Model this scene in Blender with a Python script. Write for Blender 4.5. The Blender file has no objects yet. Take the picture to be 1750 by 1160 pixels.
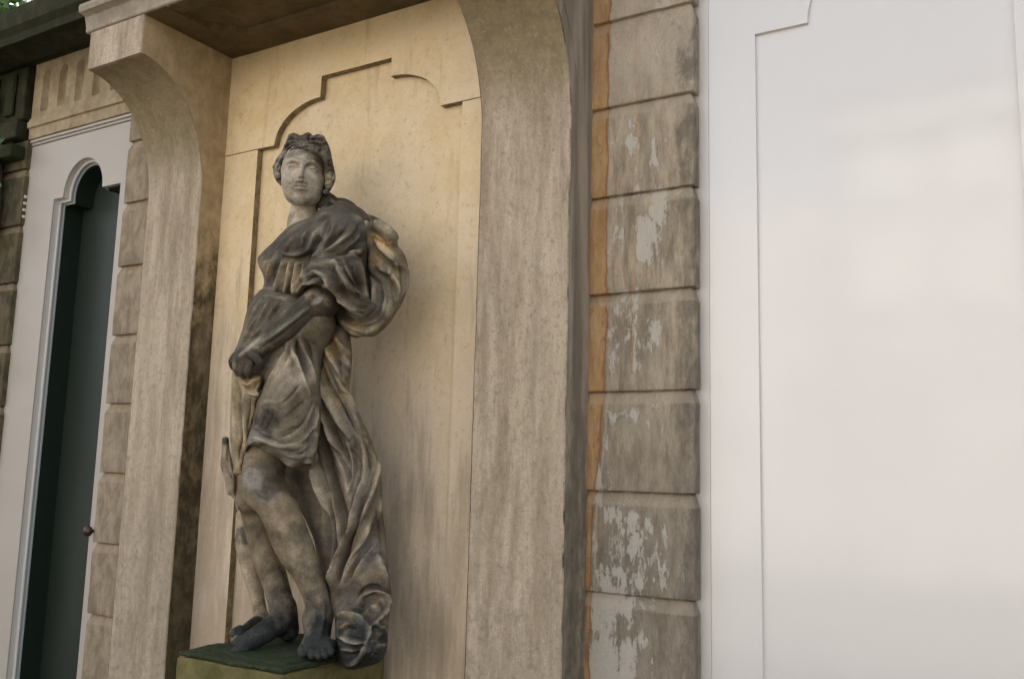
import bpy, bmesh, math, random
import numpy as np
from mathutils import Vector, Matrix, noise

random.seed(7)
rad = math.radians
scene = bpy.context.scene
COL = scene.collection

# ------------------------------------------------------------------ camera
CAM = np.array([0.0, -2.6, 1.6])
FPX = 1565.9
def _rot(y, p, r):
    cy, sy = math.cos(y), math.sin(y); cp, sp = math.cos(p), math.sin(p); cr, sr = math.cos(r), math.sin(r)
    B = np.array([[1, 0, 0], [0, 0, -1], [0, 1, 0]], float)
    Rx = np.array([[1, 0, 0], [0, cp, -sp], [0, sp, cp]])
    Rz = np.array([[cr, -sr, 0], [sr, cr, 0], [0, 0, 1]])
    Rw = np.array([[cy, -sy, 0], [sy, cy, 0], [0, 0, 1]])
    return Rw @ B @ Rx @ Rz
ROT = _rot(rad(31.0917), rad(8.167), rad(1.4868))
cam_data = bpy.data.cameras.new('camera')
cam = bpy.data.objects.new('camera', cam_data)
COL.objects.link(cam)
cam_data.sensor_fit = 'HORIZONTAL'
cam_data.sensor_width = 36.0
cam_data.lens = FPX / 1750.0 * 36.0
cam_data.clip_start = 0.05
cam_data.clip_end = 2000.0
M4 = Matrix.Identity(4)
for i in range(3):
    for j in range(3):
        M4[i][j] = float(ROT[i, j])
M4.translation = Vector(CAM)
cam.matrix_world = M4
scene.camera = cam

# ------------------------------------------------------------------ light
SUN_EL, SUN_AZ = 50.0, 66.0      # azimuth: direction the light comes from, degrees from +X counter-clockwise
world = bpy.data.worlds.new('World')
scene.world = world
world.use_nodes = True
wn = world.node_tree.nodes; wl = world.node_tree.links
wn.clear()
sky = wn.new('ShaderNodeTexSky'); sky.sky_type = 'NISHITA'; sky.sun_disc = False
sky.sun_elevation = rad(SUN_EL); sky.sun_rotation = rad(90.0 - SUN_AZ)
sky.air_density = 1.0; sky.dust_density = 4.0; sky.ozone_density = 1.0
bg = wn.new('ShaderNodeBackground'); bg.inputs['Strength'].default_value = 0.15
wo = wn.new('ShaderNodeOutputWorld')
hz = wn.new('ShaderNodeHueSaturation'); hz.inputs['Saturation'].default_value = 0.26
wl.new(sky.outputs[0], hz.inputs['Color']); wl.new(hz.outputs[0], bg.inputs[0]); wl.new(bg.outputs[0], wo.inputs[0])
sun_data = bpy.data.lights.new('sun', 'SUN')
sun_data.energy = 2.6; sun_data.angle = rad(0.6); sun_data.color = (1.0, 0.92, 0.80)
sun = bpy.data.objects.new('sun', sun_data); COL.objects.link(sun)
sd = Vector((math.cos(rad(SUN_AZ)) * math.cos(rad(SUN_EL)), math.sin(rad(SUN_AZ)) * math.cos(rad(SUN_EL)), math.sin(rad(SUN_EL))))
sun.rotation_euler = sd.to_track_quat('Z', 'Y').to_euler()
scene.view_settings.view_transform = 'Standard'
scene.view_settings.look = 'None'
scene.view_settings.exposure = 1.58
scene.view_settings.gamma = 1.0
scene.view_settings.use_curve_mapping = False

# ------------------------------------------------------------------ helpers
def at(px, py, Y):
    """point of the place at facade depth Y that the photograph shows at (px, py)"""
    d = ROT @ np.array([(px - 875) / FPX, -(py - 580) / FPX, -1.0])
    t = (Y - CAM[1]) / d[1]
    return CAM + d * t
def project(P):
    v = (np.asarray(P) - CAM) @ ROT
    return 875 + FPX * v[..., 0] / -v[..., 2], 580 - FPX * v[..., 1] / -v[..., 2]

def tag(o, label=None, cat=None, group=None, kind=None):
    if label: o['label'] = label
    if cat: o['category'] = cat
    if group: o['group'] = group
    if kind: o['kind'] = kind
    return o
def empty(name, loc=(0, 0, 0), parent=None):
    o = bpy.data.objects.new(name, None); COL.objects.link(o)
    o.location = loc; o.empty_display_size = 0.1
    if parent: o.parent = parent; o.matrix_parent_inverse = parent.matrix_basis.inverted()
    return o
def mesh_obj(name, verts, faces, mat, parent=None, smooth=False, sharp=None):
    me = bpy.data.meshes.new(name)
    me.from_pydata([tuple(v) for v in verts], [], faces)
    me.materials.append(mat)
    if smooth:
        me.polygons.foreach_set('use_smooth', [True] * len(me.polygons))
        if sharp is not None:
            me.set_sharp_from_angle(angle=rad(sharp))
    me.update()
    o = bpy.data.objects.new(name, me); COL.objects.link(o)
    if parent:
        o.parent = parent; o.matrix_parent_inverse = parent.matrix_world_inv if hasattr(parent, 'matrix_world_inv') else Matrix.Identity(4)
    return o
# ================================================================== MATERIALS
def nodes_of(m):
    m.use_nodes = True
    return m.node_tree.nodes, m.node_tree.links, m.node_tree.nodes['Principled BSDF']
class NB:
    """small node builder working in world position"""
    def __init__(s, name):
        s.m = bpy.data.materials.new(name); s.n, s.l, s.p = nodes_of(s.m)
        g = s.n.new('ShaderNodeNewGeometry'); s.pos = g.outputs['Position']; s.nor = g.outputs['Normal']
        sp = s.n.new('ShaderNodeSeparateXYZ'); s.l.new(s.pos, sp.inputs[0]); s.x, s.y, s.z = sp.outputs
    def scaled(s, v, off=(0, 0, 0)):
        m = s.n.new('ShaderNodeMapping'); m.inputs['Scale'].default_value = v; m.inputs['Location'].default_value = off
        s.l.new(s.pos, m.inputs[0]); return m.outputs[0]
    def noise(s, scale, stretch=(1, 1, 1), detail=6, rough=.6, dist=0, off=(0, 0, 0)):
        t = s.n.new('ShaderNodeTexNoise'); t.inputs['Scale'].default_value = scale; t.inputs['Detail'].default_value = detail
        t.inputs['Roughness'].default_value = rough; t.inputs['Distortion'].default_value = dist
        s.l.new(s.scaled(stretch, off), t.inputs['Vector']); return t.outputs[0]
    def ramp(s, v, a, b, lo=0.0, hi=1.0, smooth=True):
        t = s.n.new('ShaderNodeMapRange'); t.interpolation_type = 'SMOOTHSTEP' if smooth else 'LINEAR'
        t.inputs['From Min'].default_value = a; t.inputs['From Max'].default_value = b; t.inputs['To Min'].default_value = lo; t.inputs['To Max'].default_value = hi
        s.l.new(v, t.inputs['Value']); return t.outputs[0]
    def math(s, op, a, b=None, c=None):
        t = s.n.new('ShaderNodeMath'); t.operation = op
        for i, v in enumerate((a, b, c)):
            if v is None: continue
            if isinstance(v, (int, float)): t.inputs[i].default_value = v
            else: s.l.new(v, t.inputs[i])
        return t.outputs[0]
    def mix(s, f, a, b, mode='MIX'):
        t = s.n.new('ShaderNodeMix'); t.data_type = 'RGBA'; t.blend_type = mode
        for k, v in ((0, f), (6, a), (7, b)):
            if isinstance(v, (int, float)): t.inputs[k].default_value = v
            elif isinstance(v, tuple): t.inputs[k].default_value = (*v, 1)
            else: s.l.new(v, t.inputs[k])
        return t.outputs[2]
    def cracks(s, scale, width, off=(0, 0, 0), dist=.35):
        t = s.n.new('ShaderNodeTexVoronoi'); t.feature = 'DISTANCE_TO_EDGE'; t.inputs['Scale'].default_value = scale
        nn = s.n.new('ShaderNodeTexNoise'); nn.inputs['Scale'].default_value = scale * 2.2; nn.inputs['Detail'].default_value = 5
        s.l.new(s.scaled((1, 1, 1), off), nn.inputs['Vector'])
        v = s.n.new('ShaderNodeVectorMath'); v.operation = 'MULTIPLY_ADD'
        s.l.new(nn.outputs[1], v.inputs[0]); v.inputs[1].default_value = (dist,) * 3; s.l.new(s.scaled((1, 1, 1), off), v.inputs[2])
        s.l.new(v.outputs[0], t.inputs['Vector'])
        return s.ramp(t.outputs[0], 0, width, 1, 0)
    def specks(s, scale, size, off=(0, 0, 0)):
        t = s.n.new('ShaderNodeTexVoronoi'); t.inputs['Scale'].default_value = scale
        s.l.new(s.scaled((1, 1, .8), off), t.inputs['Vector'])
        rnd = s.n.new('ShaderNodeSeparateColor'); s.l.new(t.outputs['Color'], rnd.inputs[0])
        near = s.ramp(t.outputs['Distance'], size * .6, size, 1, 0)
        pick = s.ramp(rnd.outputs[0], .80, .82)
        return s.math('MULTIPLY', near, pick)
    def bump(s, h, dist, strength=1.0, prev=None):
        b = s.n.new('ShaderNodeBump'); b.inputs['Distance'].default_value = dist; b.inputs['Strength'].default_value = strength
        s.l.new(h, b.inputs['Height'])
        if prev is not None: s.l.new(prev, b.inputs['Normal'])
        return b.outputs[0]
    def done(s, col, rough=.85, normal=None, spec=.3):
        if isinstance(col, tuple): s.p.inputs['Base Color'].default_value = (*col, 1)
        else: s.l.new(col, s.p.inputs['Base Color'])
        if isinstance(rough, (int, float)): s.p.inputs['Roughness'].default_value = rough
        else: s.l.new(rough, s.p.inputs['Roughness'])
        s.p.inputs['Specular IOR Level'].default_value = spec
        if normal is not None: s.l.new(normal, s.p.inputs['Normal'])
        return s.m

def mat_plaster(frame=False):
    b = NB('ochre_plaster_frame' if frame else 'ochre_plaster')
    big = b.noise(1.6, detail=4, off=(3, 0, 1)); mid = b.noise(7, detail=8, rough=.7, off=(1, 2, 0)); fine = b.noise(180, detail=3)
    streak = b.noise(6, (1.6, 1.6, .22), detail=7, rough=.65, off=(9, 0, 0))
    c = b.mix(b.ramp(mid, .35, .68), (.74, .56, .31), (.84, .67, .43))
    c = b.mix(b.ramp(big, .40, .66, 0, .55), c, (.80, .68, .52))
    low = b.math('ADD', b.ramp(b.z, 2.75, 1.55, 0, .80), b.math('MULTIPLY', b.math('SUBTRACT', streak, .5), .9))
    c = b.mix(b.ramp(low, .15, .95), c, (.66, .55, .43))
    c = b.mix(b.ramp(b.math('ADD', b.math('MULTIPLY', streak, 1.0), b.ramp(b.z, 2.2, 1.0, 0, .22)), .55, .74, 0, .65), c, (.34, .265, .18))
    # pale salt bloom low down
    c = b.mix(b.math('MULTIPLY', b.ramp(b.z, 1.7, 1.05), b.ramp(b.noise(3.4, (1.4, 1, .6), detail=7, off=(4, 4, 4)), .52, .68, 0, .5)), c, (.58, .50, .44))
    # darker brown towards the soffit
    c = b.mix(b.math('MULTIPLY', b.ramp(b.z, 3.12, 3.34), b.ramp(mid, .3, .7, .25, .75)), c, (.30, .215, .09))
    c = b.mix(b.math('MULTIPLY', b.cracks(3.3, .012, (2, 0, 1)), b.ramp(b.noise(2.1, off=(5, 1, 2)), .60, .68, 0, .5)), c, (.22, .15, .08))
    c = b.mix(b.math('MULTIPLY', b.specks(30, .09), .6), c, (.16, .11, .06))
    c = b.mix(b.ramp(fine, .3, .7, .0, .18), c, (.33, .26, .17))
    mott = b.noise(34, detail=9, rough=.75, off=(6, 6, 1))
    c = b.mix(b.ramp(mott, .52, .68, 0, .42), c, (.40, .29, .15)); c = b.mix(b.ramp(mott, .44, .32, 0, .3), c, (.80, .70, .52))
    nrm = b.bump(mid, .004, .6); nrm = b.bump(mott, .002, .5, nrm); nrm = b.bump(fine, .0008, .5, nrm)
    return b.done(c, .86, nrm)

def mat_pilaster():
    b = NB('streaked_sandstone')
    s1 = b.noise(9, (1.5, 1.5, .18), detail=12, rough=.74, dist=.2, off=(2, 0, 5)); s2 = b.noise(24, (1.4, 1.4, .24), detail=10, rough=.74, dist=.6, off=(7, 3, 1)); s3 = b.noise(3, (1.8, 1, .35), detail=6, off=(0, 5, 2))
    g = b.noise(150, detail=4); m = b.noise(22, detail=7, rough=.7)
    c = b.mix(b.ramp(s1, .34, .66), (.31, .245, .17), (.56, .465, .355))
    c = b.mix(b.ramp(s3, .45, .7, 0, .6), c, (.50, .415, .315))
    c = b.mix(b.ramp(s2, .55, .72, 0, .5), c, (.54, .49, .43))
    c = b.mix(b.ramp(s2, .44, .30, 0, .55), c, (.17, .135, .095))
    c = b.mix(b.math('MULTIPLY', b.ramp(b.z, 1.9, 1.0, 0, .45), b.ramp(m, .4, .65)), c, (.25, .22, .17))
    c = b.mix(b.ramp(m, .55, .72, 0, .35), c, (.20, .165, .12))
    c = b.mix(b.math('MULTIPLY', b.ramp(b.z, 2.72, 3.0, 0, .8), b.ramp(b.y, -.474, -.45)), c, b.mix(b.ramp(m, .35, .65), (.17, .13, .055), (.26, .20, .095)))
    c = b.mix(b.math('MULTIPLY', b.specks(30, .08, (3, 1, 2)), .7), c, (.12, .09, .06))
    c = b.mix(b.math('MULTIPLY', b.specks(46, .09, (8, 8, 2)), .3), c, (.62, .58, .52))
    pit = b.noise(75, (1, 1, .7), detail=8, rough=.75, off=(5, 5, 5))
    c = b.mix(b.ramp(pit, .50, .66, 0, .5), c, (.16, .13, .095)); c = b.mix(b.ramp(pit, .44, .34, 0, .4), c, (.52, .47, .40))
    c = b.mix(b.ramp(g, .3, .7, 0, .35), c, (.19, .16, .12))
    nrm = b.bump(m, .003, .7); nrm = b.bump(s2, .0016, .5, nrm); nrm = b.bump(g, .0009, .6, nrm)
    return b.done(c, .88, nrm)

def mat_side():
    b = NB('lichened_sandstone_side')
    m = b.noise(16, (1, 1, .7), detail=9, rough=.72, off=(1, 7, 3)); s1 = b.noise(7, (1.5, 1.5, .2), detail=6, off=(4, 4, 0)); g = b.noise(160, detail=3)
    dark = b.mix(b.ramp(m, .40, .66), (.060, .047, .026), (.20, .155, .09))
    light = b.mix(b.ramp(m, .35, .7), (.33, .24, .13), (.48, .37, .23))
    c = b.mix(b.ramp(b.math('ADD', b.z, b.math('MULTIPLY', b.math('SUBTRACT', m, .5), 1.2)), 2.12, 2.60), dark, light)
    c = b.mix(b.ramp(s1, .5, .7, 0, .35), c, (.32, .25, .16))
    c = b.mix(b.math('MULTIPLY', b.ramp(b.z, 1.5, .9), b.ramp(m, .35, .6, 0, .6)), c, (.055, .06, .028))
    nrm = b.bump(m, .004, .8); nrm = b.bump(g, .0008, .5, nrm)
    return b.done(c, .9, nrm)

def mat_right_side():
    b = NB('grey_sandstone_side')
    m = b.noise(18, (1, 1, .5), detail=9, rough=.72, off=(3, 7, 3)); s1 = b.noise(12, (1.5, 1.5, .12), detail=6, off=(4, 4, 7)); g = b.noise(160, detail=3)
    c = b.mix(b.ramp(s1, .38, .62), (.19, .16, .125), (.33, .28, .225))
    c = b.mix(b.math('MULTIPLY', b.ramp(b.z, 2.4, 1.3), b.ramp(m, .34, .62, 0, .9)), c, (.095, .085, .055))
    c = b.mix(b.ramp(m, .5, .7, 0, .3), c, (.16, .135, .10))
    nrm = b.bump(m, .003, .8); nrm = b.bump(g, .0008, .5, nrm)
    return b.done(c, .9, nrm)

def mat_quoin(right=True):
    b = NB('stained_quoin_stone' if right else 'buff_quoin_stone')
    m = b.noise(14, (1, 1, .55), detail=10, rough=.72, dist=.3, off=(3, 2, 3)); s1 = b.noise(12, (1.4, 1.4, .30), detail=12, rough=.76, dist=.12, off=(14, 4, 7)); s2 = b.noise(30, (1.3, 1.3, .6), detail=10, rough=.78, dist=.1, off=(1, 1, 1)); g = b.noise(170, detail=4)
    big = b.noise(3.6, detail=3, off=(0, 2, 8))
    if right:
        c = b.mix(b.ramp(s1, .36, .64), (.20, .162, .115), (.46, .385, .28))
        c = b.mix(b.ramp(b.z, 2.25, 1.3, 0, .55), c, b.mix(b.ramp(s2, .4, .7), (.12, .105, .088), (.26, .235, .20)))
        # pale top block
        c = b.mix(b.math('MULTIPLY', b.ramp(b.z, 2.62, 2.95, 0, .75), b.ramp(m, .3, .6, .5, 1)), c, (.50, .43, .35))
        # lime bloom in vertical patches
        lime = b.math('ADD', b.math('MULTIPLY', s1, .55), b.math('MULTIPLY', m, .55))
        amt = b.math('ADD', lime, b.math('MULTIPLY', b.math('SUBTRACT', big, .5), .50))
        amt = b.math('SUBTRACT', amt, b.math('MULTIPLY', b.ramp(b.x, -1.06, -.96), .12))
        amt = b.math('ADD', amt, b.math('MULTIPLY', b.ramp(b.z, 1.95, 1.5), .025))
        c = b.mix(b.ramp(amt, .57, .63, 0, .75), c, b.mix(b.ramp(g, .3, .7), (.42, .39, .34), (.56, .54, .50)))
        # dark crust towards the outer edge
        dk = b.math('ADD', b.ramp(b.x, -1.08, -.94, 0, .55), b.math('MULTIPLY', b.math('SUBTRACT', m, .5), 1.6))
        c = b.mix(b.ramp(dk, .35, .75, 0, .75), c, (.10, .088, .072))
        # thin rusty vein
        vx = b.math('ABSOLUTE', b.math('SUBTRACT', b.math('ADD', b.x, b.math('MULTIPLY', b.math('SUBTRACT', b.noise(5, (1, 1, 1), off=(6, 6, 6)), .5), .05)), -1.127))
        c = b.mix(b.math('MULTIPLY', b.ramp(vx, .0005, .005, .6, 0), b.math('MULTIPLY', b.ramp(b.z, 1.75, 1.95), b.ramp(m, .40, .58))), c, (.50, .27, .10))
        # orange iron band along the inner edge
        edge = b.math('ADD', b.x, b.math('MULTIPLY', b.math('SUBTRACT', b.noise(4.5, (1, 1, 1), detail=5, off=(2, 6, 1)), .5), .035))
        edge = b.math('ADD', edge, b.math('MULTIPLY', b.math('SUBTRACT', b.noise(22, (1, 1, .5), detail=6, off=(2, 1, 1)), .5), .022))
        lim = b.ramp(b.z, 1.30, 1.95, -1.266, -1.224)
        band = b.math('SUBTRACT', lim, edge)
        c = b.mix(b.math('MULTIPLY', b.ramp(band, -.004, .0015), b.ramp(s2, .30, .46, .35, .95)), c, b.mix(b.ramp(s1, .36, .62), (.34, .18, .07), (.50, .32, .15)))
        c = b.mix(b.ramp(b.math('ABSOLUTE', band), .0, .006, .8, 0), c, (.27, .10, .04))
        c = b.mix(b.math('MULTIPLY', b.ramp(b.math('ABSOLUTE', b.math('ADD', band, .014)), .0, .008, .6, 0), b.ramp(b.z, 1.9, 1.7, .4, 1)), c, (.52, .43, .30))
    else:
        c = b.mix(b.ramp(m, .36, .66), (.21, .165, .11), (.38, .31, .225))
        c = b.mix(b.ramp(s1, .56, .72, 0, .5), c, (.16, .13, .085))
        c = b.mix(b.ramp(s2, .60, .72, 0, .35), c, (.50, .44, .36))
        c = b.mix(b.ramp(b.x, -4.2, -4.5), c, b.mix(b.ramp(m, .4, .6), (.045, .045, .022), (.13, .10, .055)))  # stones at the far left darkened in colour, shade painted in
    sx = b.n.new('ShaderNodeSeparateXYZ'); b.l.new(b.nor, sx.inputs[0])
    c = b.mix(b.math('MULTIPLY', b.ramp(sx.outputs[2], .12, .25, 0, .38), b.ramp(m, .3, .6, .5, 1)), c, (.42, .345, .25) if right else (.40, .31, .20))  # upward-facing slopes lightened in colour, as sky light would
    c = b.mix(b.math('MULTIPLY', b.specks(36, .09, (5, 1, 2)), .5), c, (.09, .07, .05))
    c = b.mix(b.ramp(g, .3, .7, 0, .2), c, (.14, .12, .10))
    nrm = b.bump(m, .005, .7); nrm = b.bump(s2, .002, .6, nrm); nrm = b.bump(g, .001, .6, nrm)
    if right: nrm = b.bump(b.ramp(amt, .58, .60), .0012, .7, nrm)
    return b.done(c, .87, nrm)

def mat_simple_stone(name, a, bcol, moss=None, scale=12):
    b = NB(name)
    m = b.noise(scale, (1, 1, .8), detail=9, rough=.7, off=(3, 2, 3)); s1 = b.noise(11, (1.5, 1.5, .3), detail=7, off=(14, 4, 7)); g = b.noise(150, detail=4)
    c = b.mix(b.ramp(m, .36, .66), a, bcol)
    c = b.mix(b.ramp(s1, .52, .72, 0, .45), c, tuple(v * .55 for v in a))
    if moss: c = b.mix(b.ramp(b.noise(5, detail=8, rough=.7, off=(8, 8, 1)), .40, .62, .1, .95), c, moss)
    nrm = b.bump(m, .005, .8); nrm = b.bump(g, .001, .6, nrm)
    return b.done(c, .9, nrm)

def mat_white(name='white_gloss_paint', col=(.655, .635, .63), rough=.35, coat=.9):
    b = NB(name)
    br = b.noise(60, (1, 1, .05), detail=5, rough=.6); w = b.noise(5, (1, 1, 1), detail=3); w2 = b.noise(1.3, (1, 1, .6), detail=3, off=(4, 0, 0))
    c = b.mix(b.ramp(w2, .35, .7, 0, .5), col, tuple(v * f for v, f in zip(col, (.93, .945, .95))))
    c = b.mix(b.math('MULTIPLY', b.specks(7, .022, (1.3, 2, .7)), .8), c, (.25, .13, .07))
    nrm = b.bump(br, .0006, .35); nrm = b.bump(w, .006, .45, nrm)
    b.p.inputs['Coat Weight'].default_value = coat; b.p.inputs['Coat Roughness'].default_value = .10; b.p.inputs['Coat IOR'].default_value = 1.85
    return b.done(c, b.ramp(w, .3, .7, rough, rough + .12), nrm, .5)

def mat_reveal():
    b = NB('grimy_reveal'); m = b.noise(30, detail=8, rough=.7)
    return b.done(b.mix(b.ramp(m, .35, .65), (.15, .115, .055), (.30, .23, .13)), .9, b.bump(m, .002, .7))
def statue_material():
    m = bpy.data.materials.new('carved_sandstone'); n, l, p = nodes_of(m)
    a = n.new('ShaderNodeVertexColor'); a.layer_name = 'patina_and_shading'
    tc = n.new('ShaderNodeTexCoord')
    n1 = n.new('ShaderNodeTexNoise'); n1.inputs['Scale'].default_value = 26; n1.inputs['Detail'].default_value = 8; n1.inputs['Roughness'].default_value = .7
    n2 = n.new('ShaderNodeTexNoise'); n2.inputs['Scale'].default_value = 150; n2.inputs['Detail'].default_value = 4
    l.new(tc.outputs['Object'], n1.inputs['Vector']); l.new(tc.outputs['Object'], n2.inputs['Vector'])
    r = n.new('ShaderNodeMapRange'); r.inputs['From Min'].default_value = .3; r.inputs['From Max'].default_value = .7; r.inputs['To Min'].default_value = .72; r.inputs['To Max'].default_value = 1.28
    l.new(n1.outputs[0], r.inputs[0])
    r2 = n.new('ShaderNodeMapRange'); r2.inputs['From Min'].default_value = .3; r2.inputs['From Max'].default_value = .7; r2.inputs['To Min'].default_value = .85; r2.inputs['To Max'].default_value = 1.15
    l.new(n2.outputs[0], r2.inputs[0])
    mu = n.new('ShaderNodeMath'); mu.operation = 'MULTIPLY'; l.new(r.outputs[0], mu.inputs[0]); l.new(r2.outputs[0], mu.inputs[1])
    vm = n.new('ShaderNodeVectorMath'); vm.operation = 'SCALE'; l.new(a.outputs[0], vm.inputs[0]); l.new(mu.outputs[0], vm.inputs['Scale'])
    l.new(vm.outputs[0], p.inputs['Base Color'])
    p.inputs['Roughness'].default_value = .72
    p.inputs['Specular IOR Level'].default_value = .22
    b = n.new('ShaderNodeBump'); b.inputs['Strength'].default_value = .6; b.inputs['Distance'].default_value = .0026
    b2 = n.new('ShaderNodeBump'); b2.inputs['Strength'].default_value = .4; b2.inputs['Distance'].default_value = .004
    l.new(n2.outputs[0], b.inputs['Height']); l.new(n1.outputs[0], b2.inputs['Height']); l.new(b2.outputs[0], b.inputs['Normal']); l.new(b.outputs[0], p.inputs['Normal'])
    return m
# ================================================================== BUILDING
M = dict(
    plaster=mat_plaster(), frame=mat_plaster(True), pilaster=mat_pilaster(), side=mat_side(), rside=mat_right_side(), reveal=mat_reveal(),
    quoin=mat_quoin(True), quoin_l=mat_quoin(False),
    buff=mat_simple_stone('buff_entablature_stone', (.28, .22, .135), (.42, .34, .225)),
    mossy=mat_simple_stone('mossy_cornice_stone', (.022, .021, .011), (.050, .044, .022), (.020, .028, .008)),
    fascia=mat_simple_stone('grey_cornice_stone', (.26, .22, .17), (.38, .33, .265)),
    soffit=mat_simple_stone('brown_soffit_stone', (.09, .064, .028), (.14, .10, .045), None, 6),
    white=mat_white(), dimmed=mat_white('dimmed_white_paint', (.42, .38, .335), .5, .12), white2=mat_white('white_frame_paint', (.66, .63, .60), .4, .2),  # left door's white darkened in colour for the dimmer light there
    moss=mat_simple_stone('moss_covered_stone', (.016, .022, .012), (.06, .06, .028), (.014, .030, .008), 45),
    plinthface=mat_simple_stone('algae_stained_plinth_stone', (.11, .095, .04), (.20, .165, .07), (.07, .075, .02)),
    statue=statue_material())
b_ = NB('teal_gloss_paint'); M['teal'] = b_.done(b_.mix(b_.ramp(b_.noise(3, (1, 1, .3)), .3, .7), (.018, .026, .020), (.028, .038, .031)), .35, b_.bump(b_.noise(40, (1, 1, .1)), .0006, .3), .28)
b_ = NB('dark_green_paint'); M['dgreen'] = b_.done((.012, .022, .014), .45, None, .4)
b_ = NB('grey_reveal_paint'); M['greyp'] = b_.done((.30, .33, .33), .3, None, .5)
b_ = NB('brown_knob_metal'); M['knob'] = b_.done((.035, .014, .010), .28, None, .5)

def wob(v, amp, fr_=9.0):
    n = noise.noise_vector(Vector(v) * fr_); n2 = noise.noise_vector(Vector(v) * fr_ * 3.7)
    return Vector(v) + n * amp + n2 * amp * .45

def rbox(name, lo, hi, mat, parent, bev=.006, amp=.0012, step=.03, champ=0.0, champ_d=.02, xside=0, back=True):
    """block of stone with worn, slightly wavy rounded edges; champ: height of the sloping top edge"""
    lo = Vector(lo); hi = Vector(hi)
    ax = []
    for i in range(3):
        L = hi[i] - lo[i]; n = max(1, int(L / step)); c = [lo[i] + L * k / n for k in range(n + 1)]
        e = [lo[i] + bev * t for t in (0, .3, .65, 1)] + [hi[i] - bev * t for t in (0, .3, .65, 1)]
        c = sorted(set([round(v, 6) for v in e] + [round(v, 6) for v in c if lo[i] + bev * 1.5 < v < hi[i] - bev * 1.5]))
        if i == 2 and champ: c = sorted(set(c + [round(hi[2] - champ, 6), round(hi[2] - champ * 1.12, 6)]))
        ax.append(c)
    verts = []; key = {}; faces = []
    def vid(p):
        k = tuple(round(c, 6) for c in p)
        if k not in key: key[k] = len(verts); verts.append(Vector(k))
        return key[k]
    for d in range(3):
        a, b = [i for i in range(3) if i != d]
        for side in (0, 1):
            if d == 1 and side == 1 and not back: continue
            for i in range(len(ax[a]) - 1):
                for j in range(len(ax[b]) - 1):
                    q = []
                    for u, w in ((i, j), (i + 1, j), (i + 1, j + 1), (i, j + 1)):
                        p = [0, 0, 0]; p[d] = ax[d][-1 if side else 0]; p[a] = ax[a][u]; p[b] = ax[b][w]; q.append(vid(p))
                    if (side == 1) == (d == 1): q.reverse()
                    faces.append(q)
    ilo = lo + Vector((bev,) * 3); ihi = hi - Vector((bev,) * 3)
    out = []
    for v in verts:
        inner = Vector([min(max(v[i], ilo[i]), ihi[i]) for i in range(3)])
        d = v - inner
        p = inner + d.normalized() * bev if d.length > 1e-9 else v.copy()
        nz = sum(abs(x) > 1e-6 for x in d)
        p = wob(p, amp)
        if nz >= 2:
            c = noise.noise(v * 21) ; p -= d.normalized() * max(0, c - .12) * bev * 1.6
        if champ:
            t = (v[2] - (hi[2] - champ)) / champ
            if t > 0:
                if v[1] < lo[1] + .03: p.y += t * champ_d
                if xside > 0 and v[0] > hi[0] - .03: p.x -= t * champ_d
                if xside < 0 and v[0] < lo[0] + .03: p.x += t * champ_d
        out.append(p)
    return mesh_obj(name, out, faces, mat, parent, True, 40)

def prism(name, poly, y0, y1, mat, parent, bev=.003, amp=0.0, seg=2, sidemat=None):
    """flat slab: outline in X-Z (counter-clockwise seen from the front), from front y0 to back y1"""
    bm = bmesh.new()
    vs = [bm.verts.new((x, y0, z)) for x, z in poly]
    f = bm.faces.new(vs)
    f.normal_update()
    if f.normal.y > 0: f.normal_flip()
    r = bmesh.ops.extrude_face_region(bm, geom=[f], use_keep_orig=True)
    bmesh.ops.translate(bm, verts=[g for g in r['geom'] if isinstance(g, bmesh.types.BMVert)], vec=(0, y1 - y0, 0))
    bmesh.ops.recalc_face_normals(bm, faces=bm.faces)
    if bev:
        ed = [e for e in bm.edges if all(abs(v.co.y - y0) < 1e-5 for v in e.verts)]
        bmesh.ops.bevel(bm, geom=ed, offset=bev, segments=seg, affect='EDGES', profile=.6, clamp_overlap=True)
    me = bpy.data.meshes.new(name); bm.to_mesh(me); bm.free()
    me.materials.append(mat)
    if sidemat:
        me.materials.append(sidemat); me.polygons.foreach_set('material_index', [1 if abs(p.normal.y) < .35 else 0 for p in me.polygons])
    me.polygons.foreach_set('use_smooth', [True] * len(me.polygons)); me.set_sharp_from_angle(angle=rad(30)); me.polygons.foreach_set('use_smooth', [abs(p.normal.y) < .99 for p in me.polygons]); me.update()
    o = bpy.data.objects.new(name, me); COL.objects.link(o)
    if parent: o.parent = parent
    return o

def sweep_x(name, prof, x0, x1, mat, parent, step=.04, amp=.001, capends=True):
    """moulding: profile of (y, z) points (front, from bottom to top and back) run along X"""
    n = max(1, int((x1 - x0) / step)); verts = []; faces = []; k = len(prof)
    for i in range(n + 1):
        x = x0 + (x1 - x0) * i / n
        for y, z in prof: verts.append(wob((x, y, z), amp, 7))
    for i in range(n):
        for j in range(k):
            a, b = i * k + j, i * k + (j + 1) % k
            faces.append([a, b, b + k, a + k])
    if capends: faces += [list(range(k))[::-1], [n * k + j for j in range(k)]]
    o = mesh_obj(name, verts, faces, mat, parent, True, 25)
    bm = bmesh.new(); bm.from_mesh(o.data); bmesh.ops.recalc_face_normals(bm, faces=bm.faces); bm.to_mesh(o.data); bm.free()
    return o

bld = empty('garden_pavilion', (-2.3, 0, 0))
tag(bld, 'sandstone garden pavilion front with niche, brackets, rusticated quoins and painted doors', 'building')
bpy.context.view_layer.update()
def own(o): 
    o.matrix_parent_inverse = o.parent.matrix_basis.inverted() if o.parent.parent is None else (o.parent.parent.matrix_basis @ Matrix.Identity(4)).inverted()
    return o
class _P: pass

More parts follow.
